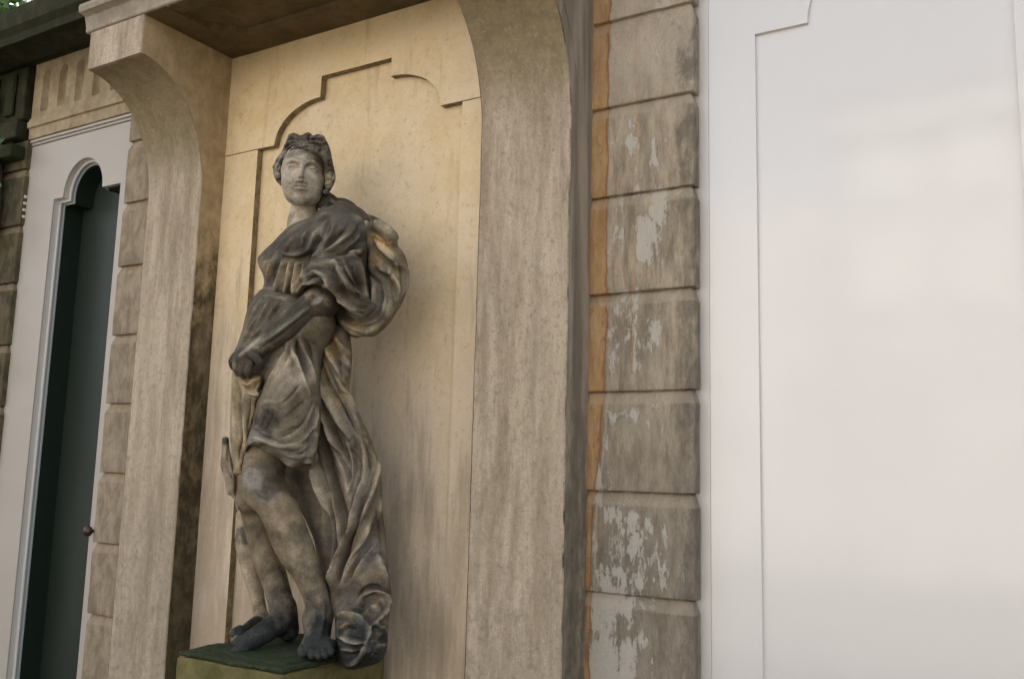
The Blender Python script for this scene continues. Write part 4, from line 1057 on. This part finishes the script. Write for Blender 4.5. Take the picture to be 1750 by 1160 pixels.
    hs = [('B', [(150, 290), (170, 450), (180, 600), (170, 780)], 2.4, -8), ('B', [(130, 300), (135, 500), (150, 700)], 2.4, 5), ('B', [(195, 330), (205, 480), (200, 640), (180, 780)], 2.6, 7), ('B', [(230, 380), (235, 470), (215, 600)], 2.2, -6), ('B', [(185, 310), (230, 330), (280, 290)], 2.5, 7), ('B', [(190, 335), (240, 360), (280, 330)], 2, -6), ('B', [(215, 380), (250, 390), (270, 360)], 2.2, 5), ('B', [(255, 340), (265, 420), (245, 520)], 2.4, 5)]
    run('hanging_cloth', (-2.78, -.54, 1.36), (-2.22, -.30, 2.02), .0034, hang, hs, BEIGE, [('B', 250, 310, 70, 40, 0, OCH, .5), ('B', 175, 500, 16, 150, 0, (.2, .18, .13), .6)], 2)

    # ---------- long fall of the cloak down to the ground
    def fall(F):
        P = fr('B', [(560, 60), (640, 10), (700, -40), (800, -20), (818, 80), (826, 160), (818, 280), (808, 380), (850, 470), (895, 560), (945, 670), (980, 800), (998, 900)]) + \
            fr('C', [(1205, 160), (1226, 300), (1236, 470), (1250, 590), (1262, 700), (1245, 800), (1240, 900), (1230, 1000), (1190, 1060), (1120, 1085), (1040, 1105), (975, 1090), (940, 1030), (932, 900), (925, 800), (880, 690), (850, 560), (800, 330), (700, 130), (620, 20)]) + fr('B', [(500, 1040), (420, 930), (395, 830), (520, 700), (560, 500), (560, 300), (540, 160)])
        F.slab(cr(P, 2, True), [(570, 580, -.24, .09), (560, 640, -.26, .09), (580, 720, -.23, .08), (560, 800, -.25, .06), (620, 800, -.17, .08), (540, 880, -.24, .05), (600, 900, -.20, .08), (650, 920, -.12, .06), (610, 1000, -.20, .08), (650, 1010, -.14, .08), (600, 1080, -.28, .12), (630, 1120, -.27, .12), (655, 1080, -.2, .1), (475, 830, -.22, .04), (490, 860, -.22, .04)], .09, 26, .02)
        for k, a, r, Y in () and (('C', [(945, 790), (1010, 790), (1090, 825), (1115, 880)], .010, -.39), ('C', [(945, 905), (1020, 935), (1110, 945)], .010, -.40), ('C', [(1065, 720), (1120, 660), (1190, 650), (1232, 710), (1215, 790)], .014, -.27), ('C', [(960, 1080), (1040, 1095), (1130, 1060)], .012, -.38), ('C', [(1130, 900), (1180, 940), (1215, 900)], .012, -.31)):
            pl = cr(fr(k, a), 4); F.chain([(at(p[0], p[1], Y), r) for p in pl], .014)
    fs = [('B', [(560, 110), (595, 220), (640, 340), (700, 460), (760, 570), (805, 640)], 3.6, 11), ('B', [(600, 60), (640, 200), (690, 330), (745, 430), (800, 520), (850, 620)], 4, -13), ('B', [(660, 60), (700, 180), (760, 320), (830, 470), (900, 600)], 5, 9),
          ('B', [(690, 190), (740, 280), (800, 380)], 3.5, -9), ('B', [(740, 80), (790, 200), (800, 320)], 5, 6), ('B', [(640, 10), (720, 120), (780, 170)], 3.5, -7), ('B', [(625, 330), (650, 450), (720, 620), (800, 790)], 2.6, -10), ('B', [(612, 300), (640, 460), (700, 600), (770, 740), (830, 850)], 3, 8), ('B', [(650, 380), (700, 510), (780, 620)], 3, -8), ('B', [(670, 350), (740, 500), (810, 600)], 2.6, 6),
          ('B', [(640, 540), (665, 680), (700, 840), (745, 1000), (800, 1150)], 6, -20), ('B', [(590, 790), (635, 940), (680, 1090)], 6, 11), ('B', [(560, 870), (590, 1000), (630, 1130)], 5, -10), ('B', [(870, 640), (900, 760), (885, 900), (845, 1050), (820, 1150)], 3, 9), ('B', [(830, 640), (860, 780), (862, 900), (830, 1050)], 3, -8),
          ('B', [(950, 690), (965, 830), (945, 950), (900, 1060), (850, 1150)], 3, 9), ('B', [(920, 680), (935, 800), (915, 930), (870, 1060)], 3, -7), ('B', [(985, 850), (975, 960), (935, 1080), (890, 1160)], 3.4, -9), ('B', [(830, 480), (880, 560), (900, 600)], 3, -8), ('B', [(690, 600), (740, 760), (790, 900), (810, 1000)], 5, 8),
          ('C', [(900, 100), (955, 220), (965, 380), (925, 540), (895, 620)], 4, 10), ('C', [(840, 100), (880, 260), (880, 420), (870, 560)], 5, -9), ('C', [(950, 130), (990, 260), (975, 420), (925, 600)], 3.2, -9), ('C', [(1080, 20), (1060, 160), (1010, 300), (965, 450), (920, 610)], 3.2, 9), ('C', [(1030, 290), (985, 440), (930, 620)], 3.2, -10),
          ('C', [(1100, 130), (1050, 290), (990, 450), (940, 620)], 3.4, -9), ('C', [(1150, 200), (1080, 350), (1010, 500), (960, 620)], 4, 8), ('C', [(1120, 400), (1050, 500), (1000, 590)], 3.5, -7), ('C', [(1170, 360), (1100, 460), (1030, 580)], 4, 6), ('C', [(1190, 200), (1200, 330), (1235, 450)], 4, -9), ('C', [(1160, 420), (1200, 500), (1240, 620)], 5, 6),
          ('C', [(1062, 730), (1085, 680), (1130, 650), (1190, 650), (1238, 695), (1232, 760), (1180, 820), (1125, 860)], 3.2, 8), ('C', [(1080, 745), (1120, 700), (1180, 695), (1215, 730)], 3, -8), ('C', [(1100, 780), (1140, 745), (1190, 750)], 2.4, 5),
          ('C', [(930, 790), (985, 782), (1050, 800), (1108, 832)], 2.6, 8), ('C', [(940, 815), (1000, 815), (1060, 835)], 2.6, -8), ('C', [(932, 908), (990, 925), (1050, 945), (1112, 950)], 2.6, 8), ('C', [(940, 935), (1000, 955), (1080, 975)], 2.8, -8), ('C', [(1108, 832), (1122, 890), (1112, 950)], 2.6, 7),
          ('C', [(960, 895), (1010, 860), (1080, 850)], 2.8, -8), ('C', [(945, 870), (990, 845), (1030, 838)], 2.2, 5), ('C', [(1112, 950), (1090, 1010), (1030, 1070), (970, 1075)], 3.4, 7), ('C', [(960, 990), (1010, 985), (1060, 1000)], 3, 6), ('C', [(980, 1020), (1030, 1020), (1070, 1000)], 2.6, -7),
          ('C', [(1135, 850), (1165, 900), (1160, 970), (1120, 1050)], 3, -8), ('C', [(1160, 830), (1200, 860), (1235, 840)], 2.6, 7), ('C', [(1150, 940), (1190, 970), (1235, 950)], 3, 7), ('C', [(1155, 900), (1195, 925), (1235, 905)], 2.6, -7), ('C', [(1150, 1010), (1190, 1020), (1225, 990)], 2.6, -6), ('C', [(1060, 690), (1100, 640), (1160, 618), (1230, 650)], 2.8, -7)]
    fs += [('B', [(575, 90), (610, 190), (655, 290), (700, 380)], 1.8, -8), ('B', [(620, 120), (660, 230), (710, 340), (770, 440)], 1.8, 6), ('B', [(680, 80), (730, 170), (790, 240), (812, 300)], 2, -7), ('B', [(720, 40), (770, 120), (810, 170)], 2.4, 6), ('B', [(700, 330), (760, 450), (820, 540)], 1.8, -7),
           ('B', [(640, 470), (680, 580), (740, 690), (790, 760)], 1.6, 6), ('B', [(650, 620), (690, 760), (720, 880)], 2.4, 7), ('B', [(780, 640), (820, 740), (830, 850), (810, 960)], 1.9, 6), ('B', [(800, 690), (845, 760), (850, 860)], 1.7, -6), ('B', [(880, 740), (895, 840), (860, 960), (835, 1060)], 1.6, -6),
           ('B', [(905, 650), (945, 760), (930, 880), (890, 980)], 1.7, 6), ('C', [(860, 60), (920, 180), (945, 300), (930, 450), (890, 600)], 1.8, -7), ('C', [(1000, 200), (985, 330), (945, 480), (905, 610)], 1.7, 6), ('C', [(1080, 180), (1030, 330), (975, 470), (930, 600)], 1.7, -7),
           ('C', [(1120, 300), (1070, 400), (1000, 520), (960, 600)], 1.7, -5), ('C', [(1200, 90), (1185, 180), (1200, 290)], 2.2, 6)]
    fb = [('B', 640, 180, 90, 170, 20, OCH, .6), ('B', 700, 420, 130, 160, 40, BEIGE, .6), ('B', 680, 200, 30, 120, -25, (.14, .12, .09), .6), ('B', 830, 600, 60, 160, -25, (.14, .125, .10), .7), ('B', 850, 900, 110, 280, 0, (.26, .225, .18), .7), ('B', 520, 850, 90, 60, 0, (.10, .085, .05), .9),
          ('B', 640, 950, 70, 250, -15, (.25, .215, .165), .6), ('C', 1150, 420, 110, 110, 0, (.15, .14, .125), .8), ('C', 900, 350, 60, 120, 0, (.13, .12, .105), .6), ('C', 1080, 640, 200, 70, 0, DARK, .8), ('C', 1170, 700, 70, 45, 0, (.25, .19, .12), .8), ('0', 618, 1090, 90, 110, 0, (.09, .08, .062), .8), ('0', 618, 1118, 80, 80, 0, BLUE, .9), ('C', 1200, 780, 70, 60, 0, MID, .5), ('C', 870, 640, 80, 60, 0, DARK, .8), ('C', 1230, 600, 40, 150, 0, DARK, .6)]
    run('long_cloak', (-2.46, -.50, .92), (-1.66, -.04, 2.16), h, fall, fs, (.135, .108, .075), fb, 2)

    # ---------- small child figure half hidden behind: leg with foot, raised forearm
    def child(F):
        s = PXM
        F.chain([(S(424, 880, -.12), 22 * s), (S(420, 905, -.13), 19 * s), (S(421, 935, -.13), 19 * s), (S(430, 975, -.13), 17 * s), (S(440, 1020, -.13), 12.5 * s), (S(446, 1052, -.13), 12 * s)], .015)
        F.chain([(S(448, 1056, -.13), 13 * s), (S(430, 1070, -.22), 12 * s), (S(412, 1082, -.29), 9 * s)], .012)
        for i, (x, y) in enumerate(((404, 1088), (400, 1082), (398, 1077))): F.cap(S(x + 12, y - 5, -.29), S(x - 2, y + 2, -.31), .011, .009, .003)
    run('child_leg', (-2.98, -.50, .90), (-2.25, -.03, 1.50), .0036, child, [('0', [(408, 905), (412, 920), (418, 930)], 3, 2)], (.33, .27, .19), [('0', 418, 915, 16, 18, 0, (.10, .095, .085), .8), ('0', 430, 1075, 50, 26, -20, BLUE, 1), ('0', 440, 1040, 20, 20, 0, DARK, .6)], 2)
    def arm(F):
        P = fr('B', [(66, 650), (80, 636), (106, 640), (110, 700), (128, 780), (140, 830), (150, 900), (150, 970), (165, 1055), (150, 1066), (140, 1010), (112, 975), (98, 972), (82, 900), (70, 850), (56, 800), (62, 740)])
        F.slab(cr(P, 2, True), [(385, 760, -.30, .035), (392, 830, -.30, .04), (402, 860, -.30, .02)], .04, 9, .006)
    run('broken_arm', (-2.84, -.40, 1.28), (-2.34, -.22, 1.76), .003, arm, [('B', [(85, 700), (85, 800), (115, 900)], 2.4, 4), ('B', [(100, 720), (100, 820), (135, 880)], 1.6, -4), ('B', [(70, 790), (90, 840), (120, 850)], 1.8, -3)], (.30, .25, .18), [('B', 85, 655, 32, 28, 0, DARK, 1), ('B', 66, 790, 16, 60, 0, DARK, .5)], 1)

    # ---------- head with face
    Hc = S(522, 296, -.27)
    view = CAM - Hc; az = math.atan2(view[1], view[0]) - rad(7)      # a little to her right of the viewer
    f_ = np.array([math.cos(az) * math.cos(rad(-9)), math.sin(az) * math.cos(rad(-9)), math.sin(rad(-9))])
    r_ = np.cross(f_, [0, 0, 1.0]); r_ = -r_ / np.linalg.norm(r_)
    roll_ = rad(3); u_ = np.cross(f_, -r_) ; u_ = u_ / np.linalg.norm(u_)
    if u_[2] < 0: u_ = -u_
    r_, u_ = r_ * math.cos(roll_) - u_ * math.sin(roll_), u_ * math.cos(roll_) + r_ * math.sin(roll_)
    G_ = 1.07
    def L(a, b, c): return Hc + (r_ * a + u_ * b + f_ * c) * G_
    AX = [r_, u_, f_]
    def head(F):
        F.ell(L(0, .030, -.020), (.076, .090, .092), AX, .01)
        F.ell(L(-.001, -.016, .018), (.0735, .094, .070), AX, .03)
        F.ell(L(0, -.068, .032), (.050, .040, .050), AX, .025)
        F.ell(L(0, -.101, .066), (.021, .017, .020), AX, .016)
        for s in (-1, 1):
            F.ell(L(s * .036, -.044, .050), (.026, .030, .026), AX, .025)
            F.chain([(L(s * .055, .012, .057), .0065), (L(s * .033, .027, .080), .0078), (L(s * .011, .019, .088), .0065)], .010)
            F.ell(L(s * .030, .004, .0945), (.0225, .0165, .0235), AX, .007, 'sub')
            F.ell(L(s * .030, -.078, .026), (.018, .022, .028), AX, .03)
            F.ell(L(s * .031, .001, .0655), (.0150, .0135, .0135), AX, .002)
            pl = [L(s * (.031 + .0165 * t), .001 + .0085 * (1 - t * t), .0665 + math.sqrt(max(.0150 ** 2 - (.0165 * t * .75) ** 2 - (.0085 * (1 - t * t)) ** 2, 1e-6))) for t in np.linspace(-1, 1, 11)]
            F.chain([(p, .0032) for p in pl], .0015)
            pl = [L(s * (.031 + .0155 * t), .001 - .0068 * (1 - t * t), .0655 + math.sqrt(max(.0148 ** 2 - (.0155 * t * .75) ** 2 - (.0068 * (1 - t * t)) ** 2, 1e-6))) for t in np.linspace(-1, 1, 11)]
            F.chain([(p, .0022) for p in pl], .0025)
            F.ell(L(s * .0125, -.0425, .095), (.0074, .0068, .0098), AX, .006)
        F.cap(L(0, .020, .085), L(0, -.036, .111), .0075, .0092, .007)
        F.ell(L(0, -.040, .108), (.0092, .0080, .0095), AX, .005)
        for s in (-1, 1): F.ell(L(s * .006, -.0505, .101), (.0036, .004, .006), AX, .002, 'sub')
        # lips
        F.ell(L(0, -.058, .083), (.025, .013, .012), AX, .012)
        for s in (-1, 1):
            F.cap(L(s * .003, -.0525, .0965), L(s * .019, -.0600, .0850), .0050, .0024, .004)
            F.cap(L(0, -.0650, .0955), L(s * .015, -.0645, .0860), .0064, .0030, .005)
            F.cap(L(0, -.0588, .1030), L(s * .017, -.0620, .0895), .0042, .0022, .0012, 'sub')
        F.cap(L(-.010, -.0760, .0935), L(.010, -.0760, .0935), .004, .004, .008, 'sub')
        # neck down to the shoulders
        F.chain([(L(.0, -.045, -.036), .044), (S(521, 356, -.235), .045), (S(517, 380, -.255), .049), (S(520, 402, -.275), .056)], .008)
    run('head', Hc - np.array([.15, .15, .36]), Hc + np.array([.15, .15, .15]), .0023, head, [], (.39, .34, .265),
        [('0', 525, 382, 45, 26, 0, BEIGE, .7), ('H', 450, 830, 120, 40, 0, (.20, .18, .13), .7), ('H', 438, 598, 34, 15, 0, (.06, .06, .058), .8), ('H', 450, 535, 26, 70, 8, (.20, .19, .165), .5), ('H', 500, 470, 20, 60, 40, (.2, .17, .13), .6), ('H', 310, 460, 40, 14, -10, (.2, .17, .13), .6),
         ('H', 625, 500, 75, 190, 0, (.17, .14, .10), .75), ('H', 350, 505, 50, 22, 0, (.20, .17, .13), .5), ('H', 550, 525, 50, 22, 0, (.17, .145, .11), .6), ('H', 440, 684, 60, 7, 3, (.12, .11, .09), .6), ('H', 420, 360, 150, 30, -15, (.16, .14, .12), .6), ('H', 560, 600, 70, 80, 0, (.36, .31, .24), .5), ('H', 318, 658, 9, 9, 0, (.2, .08, .05), .9)], 1, 1.0, G_)  # one half of the face darkened in colour as shade
    # ---------- hair: waved mass framing the brow, curls on the crown and over the ears
    curls = [(345, 208, 52), (420, 225, 38), (500, 196, 48), (560, 225, 40), (625, 225, 56), (655, 310, 44), (300, 290, 40), (600, 330, 34), (480, 280, 34), (385, 290, 34), (262, 368, 30),
             (190, 500, 46), (212, 588, 36), (238, 655, 26), (728, 590, 48), (705, 680, 40), (715, 490, 36), (672, 742, 26), (700, 400, 34), (215, 425, 28)]
    def hair(F):
        F.ell(L(0, .030, -.030), (.080, .086, .084), AX, .01); F.ell(L(0, .0, -.03), (.086, .085, .062), AX, .01)
        P = fr('H', [(158, 490), (185, 420), (235, 350), (275, 260), (312, 180), (365, 158), (430, 182), (490, 154), (550, 186), (610, 170), (675, 222), (722, 320), (745, 440), (772, 560), (772, 630), (735, 710), (690, 775), (655, 762), (668, 690), (655, 610), (662, 500), (640, 410), (560, 372), (500, 338), (420, 328), (350, 345), (300, 385), (255, 445), (232, 520), (240, 600), (262, 690), (235, 678), (188, 640), (158, 560)])
        F.slab(cr(P, 3, True), [(492, 240, -.275, .04), (527, 232, -.275, .04), (552, 245, -.25, .04), (478, 285, -.285, .03), (480, 310, -.285, .028), (568, 300, -.225, .034), (560, 325, -.225, .028), (512, 256, -.352, .026), (530, 260, -.342, .026), (548, 268, -.318, .026), (492, 264, -.345, .024), (482, 278, -.318, .026)], .035, 8, .006)
        for x, y, r in curls:
            px, py = 440 + x / 5.8, 200 + y / 5.8
            yc = -.326 if y < 260 else (-.372 if 260 <= y < 340 and 280 < x < 620 else (-.322 if x < 300 else (-.305 if y < 400 else -.268)))
            F.ell(at(px, py, yc), (r / 5.8 * PXM * .95, r / 5.8 * PXM * .9, r / 5.8 * PXM * .85), AX, .004)
    hstr = []
    for x, y, r in curls:
        a0 = (x * 7 + y * 3) % 6.28; dr = 1 if x < 450 else -1
        hstr.append(('H', [(x + dr * math.cos(a0 + t * 1.0) * r * (1 - t * .13) * .80, y + math.sin(a0 + t * 1.0) * r * (1 - t * .13) * .78) for t in np.linspace(0, 5.4, 12)], 2.3, 9.0))
        hstr.append(('H', [(x + dr * math.cos(a0 + t * 1.0 + .9) * r * (1 - t * .15) * .60, y + math.sin(a0 + t + .9) * r * (1 - t * .15) * .58) for t in np.linspace(0, 4.6, 10)], 1.8, -11))
    for n, pl in enumerate(([(425, 335), (370, 305), (320, 335), (280, 375), (240, 420), (212, 470)], [(430, 300), (360, 270), (310, 300), (262, 352), (222, 420), (185, 470)], [(430, 262), (360, 240), (290, 262), (252, 330)],
        [(455, 330), (520, 310), (570, 345), (625, 385), (662, 440), (682, 510), (668, 590), (680, 660)], [(465, 290), (540, 275), (600, 305), (655, 355), (690, 430), (705, 520), (695, 600)], [(470, 250), (560, 240), (640, 270), (700, 345), (728, 430), (735, 500)],
        [(240, 440), (222, 520), (235, 600)], [(200, 455), (180, 530), (200, 620)], [(750, 500), (765, 570), (750, 650)])):
        for o_ in (-14, 0, 14):
            q = [(x + o_ * .5 + 5 * math.sin(i * 2.1 + n), y + o_ + 5 * math.cos(i * 2.4 + n)) for i, (x, y) in enumerate(pl)]
            hstr.append(('H', q, 1.9, 9.0 if o_ == 0 else -8.0))
    run('hair', Hc - np.array([.16, .16, .17]), Hc + np.array([.16, .16, .19]), .0020, hair, hstr, (.085, .074, .058),
        [('H', 480, 300, 110, 45, 20, (.27, .24, .20), .6), ('H', 250, 380, 60, 60, 0, (.28, .25, .21), .7), ('H', 190, 530, 50, 80, 0, (.32, .28, .22), .85), ('H', 700, 600, 70, 110, 0, (.30, .245, .17), .85), ('H', 640, 380, 60, 60, 0, (.17, .15, .12), .5), ('H', 560, 195, 220, 45, 10, DARK, .8)], 0, 1.0)
st = empty('statue', (-2.2, -.3, .985))
tag(st, 'weathered stone statue of a draped barefoot woman standing in the niche', 'statue')
bpy.context.view_layer.update()
build_statue(M['statue'], st)
adopt(rbox('base_slab', (-2.455, -.465, .985), (-2.06, -.07, 1.006), M['moss'], st, .010, .006, .012), st)
# ================================================================== SURROUNDINGS
b_ = NB('garden_paving'); pv = b_.done(b_.mix(b_.ramp(b_.noise(2, detail=8), .35, .65), (.055, .048, .034), (.09, .08, .06)), .9, b_.bump(b_.noise(40, detail=6), .006, .8))
gr = mesh_obj('ground', [(-400, -400, 0), (400, -400, 0), (400, 400, 0), (-400, 400, 0)], [(0, 1, 2, 3)], pv); tag(gr, kind='structure')
# the house across the court, seen only as a reflection in the glossy door
b_ = NB('cream_render'); creamr = b_.done(b_.mix(b_.ramp(b_.noise(1.2, detail=6), .3, .7), (.52, .485, .45), (.60, .57, .54)), .9)
b_ = NB('slate_roof'); slate = b_.done((.10, .10, .12), .7)
b_ = NB('window_glass'); wglass = b_.done((.04, .05, .06), .1, None, .6)
b_ = NB('window_paint'); wpaint = b_.done((.7, .68, .64), .5)
b_ = NB('gravel'); gv = b_.done(b_.mix(b_.ramp(b_.noise(30, detail=8), .35, .65), (.18, .165, .14), (.28, .26, .225)), .9)
gc = mesh_obj('gravel_court', [(-30, -14.5, .004), (30, -14.5, .004), (30, -5.5, .004), (-30, -5.5, .004)], [(0, 1, 2, 3)], gv); tag(gc, kind='structure')
hs = empty('opposite_house', (0, -14.5, 0)); tag(hs, 'cream rendered house across the court, mirrored in the glossy white door', 'house')
bpy.context.view_layer.update()
def hbox(name, lo, hi, mat, parent=hs):
    x0, y0, z0 = lo; x1, y1, z1 = hi
    v = [(x0, y0, z0), (x1, y0, z0), (x1, y1, z0), (x0, y1, z0), (x0, y0, z1), (x1, y0, z1), (x1, y1, z1), (x0, y1, z1)]
    o = mesh_obj(name, v, [(0, 3, 2, 1), (4, 5, 6, 7), (0, 1, 5, 4), (1, 2, 6, 5), (2, 3, 7, 6), (3, 0, 4, 7)], mat, parent)
    o.matrix_parent_inverse = hs.matrix_basis.inverted(); return o
hbox('wall', (-3.3, -20, 0), (4.5, -14.5, 8.0), creamr)
hbox('side_wing', (-12.0, -19, 0), (-3.303, -14.7, 6.9), creamr)
hbox('cornice', (-3.5, -20.1, 8.002), (4.7, -14.25, 8.6), wpaint)
o = mesh_obj('roof', [(-3.7, -14.1, 8.604), (4.9, -14.1, 8.604), (4.9, -17.2, 9.4), (-3.7, -17.2, 9.4), (-3.7, -20.3, 8.604), (4.9, -20.3, 8.604)], [(0, 1, 2, 3), (3, 2, 5, 4), (0, 3, 4), (1, 5, 2)], slate, hs); o.matrix_parent_inverse = hs.matrix_basis.inverted()
for zc in (7.25, 5.2):
    for xc in (-2.55, -1.1, .4, 1.9, 3.4):
        w = hbox('window', (xc - .42, -14.52, zc - .62), (xc + .42, -14.43, zc + .62), wpaint)
        for sx in (-1, 1):
            for k in range(3):
                p = hbox('pane', (xc + sx * .20 - .185, -14.428, zc - .58 + k * .39), (xc + sx * .20 + .185, -14.42, zc - .58 + k * .39 + .36), wglass, w)

# ---- leaves
def leaf_mat(name, a, b2):
    b = NB(name)
    oi = b.n.new('ShaderNodeNewGeometry')
    c = b.mix(oi.outputs['Random Per Island'], a, b2)
    b.p.inputs['Transmission Weight'].default_value = 0
    return b.done(c, .45, None, .4)
lm = leaf_mat('ivy_leaf', (.012, .035, .010), (.035, .075, .022)); lm2 = leaf_mat('tree_leaf', (.03, .08, .015), (.09, .16, .03))
b_ = NB('bark'); bark = b_.done((.06, .045, .03), .9)
def leaves(name, pts, size, mat, parent, rnd, facing=None):
    v = []; f = []
    shape = [(0, 0), (.42, .18), (.5, .5), (.30, .62), (.22, .85), (0, 1.1), (-.22, .85), (-.30, .62), (-.5, .5), (-.42, .18)]
    for p in pts:
        s = size * rnd.uniform(.6, 1.2)
        d = Vector((rnd.uniform(-1, 1), rnd.uniform(-1, 1), rnd.uniform(-1, .3))).normalized()
        n = (facing + Vector((rnd.uniform(-.5, .5), rnd.uniform(-.3, .3), rnd.uniform(-.4, .4)))).normalized() if facing else Vector((rnd.uniform(-1, 1), rnd.uniform(-1, 1), rnd.uniform(-1, 1))).normalized()
        u = d.cross(n).normalized(); w = n.cross(u).normalized()
        b0 = len(v); c = Vector(p)
        v.append(c + w * s * .5 + n * s * .10)
        for x, y in shape: v.append(c + u * x * s + w * y * s - n * abs(x) * s * .25)
        k = len(shape)
        for i in range(k): f.append([b0, b0 + 1 + i, b0 + 1 + (i + 1) % k])
    return mesh_obj(name, v, f, mat, parent, False)
rnd = random.Random(11)
ivy = empty('ivy', (-4.75, -.05, 0)); tag(ivy, 'dark ivy climbing the quoins at the far left edge', 'ivy'); bpy.context.view_layer.update()
pts = []
for i in range(900):
    z = rnd.uniform(2.0, 3.5); x = -4.72 - abs(rnd.gauss(0, .16)) + .05 * math.sin(z * 7)
    pts.append((x, -.06 - abs(rnd.gauss(0, .05)), z))
pts += [(-4.62, -.12, 3.06), (-4.60, -.12, 3.20), (-4.56, -.10, 2.98), (-4.64, -.13, 2.9), (-4.66, -.12, 2.80)]
adopt(leaves('leaves', pts, .06, lm, ivy, rnd, Vector((.3, -1, .2))), ivy)
v = []; f = []
def tube(path, r, v, f, n=6):
    b0 = len(v)
    for i, p in enumerate(path):
        p = Vector(p); d = (Vector(path[min(i + 1, len(path) - 1)]) - Vector(path[max(i - 1, 0)])).normalized()
        a = d.cross(Vector((.3, 1, .2))).normalized(); c = d.cross(a)
        rr = r[i] if isinstance(r, list) else r
        for k in range(n): v.append(p + (a * math.cos(2 * math.pi * k / n) + c * math.sin(2 * math.pi * k / n)) * rr)
    for i in range(len(path) - 1):
        for k in range(n): f.append([b0 + i * n + k, b0 + i * n + (k + 1) % n, b0 + (i + 1) * n + (k + 1) % n, b0 + (i + 1) * n + k])
for s in range(5):
    tube([(-4.72 - s * .05 + .03 * math.sin(k * .9 + s), -.02, k * .18) for k in range(20)], .008, v, f)
adopt(mesh_obj('stem', v, f, bark, ivy, True), ivy)
# tree beyond the roof, its foliage showing against the sky at the top left corner
tr = empty('tree', (-9.6, 2.6, 0)); tag(tr, 'leafy tree rising behind the mossy eave in the top left corner', 'tree'); bpy.context.view_layer.update()
v = []; f = []
tube([(-9.6, 2.6, 0), (-9.5, 2.6, 2), (-9.3, 2.5, 3.8), (-9.2, 2.5, 5.2)], [.2, .17, .13, .06], v, f, 10)
for a in range(9):
    an = a * 2.4; tube([(-9.35, 2.5, 3.2 + a * .2), (-9.35 + .9 * math.cos(an), 2.5 + .7 * math.sin(an), 4.2 + a * .16), (-9.35 + 1.7 * math.cos(an), 2.5 + 1.2 * math.sin(an), 4.9 + a * .1)], [.06, .035, .01], v, f)
adopt(mesh_obj('trunk', v, f, bark, tr, True), tr)
pts = []
for c in range(120):
    cc = Vector((rnd.gauss(-8.9, 1.1), rnd.gauss(2.5, .7), rnd.gauss(5.2, .6)))
    for k in range(55): pts.append(cc + Vector((rnd.gauss(0, .2), rnd.gauss(0, .2), rnd.gauss(0, .16))))
adopt(leaves('crown', pts, .10, lm2, tr, rnd), tr)
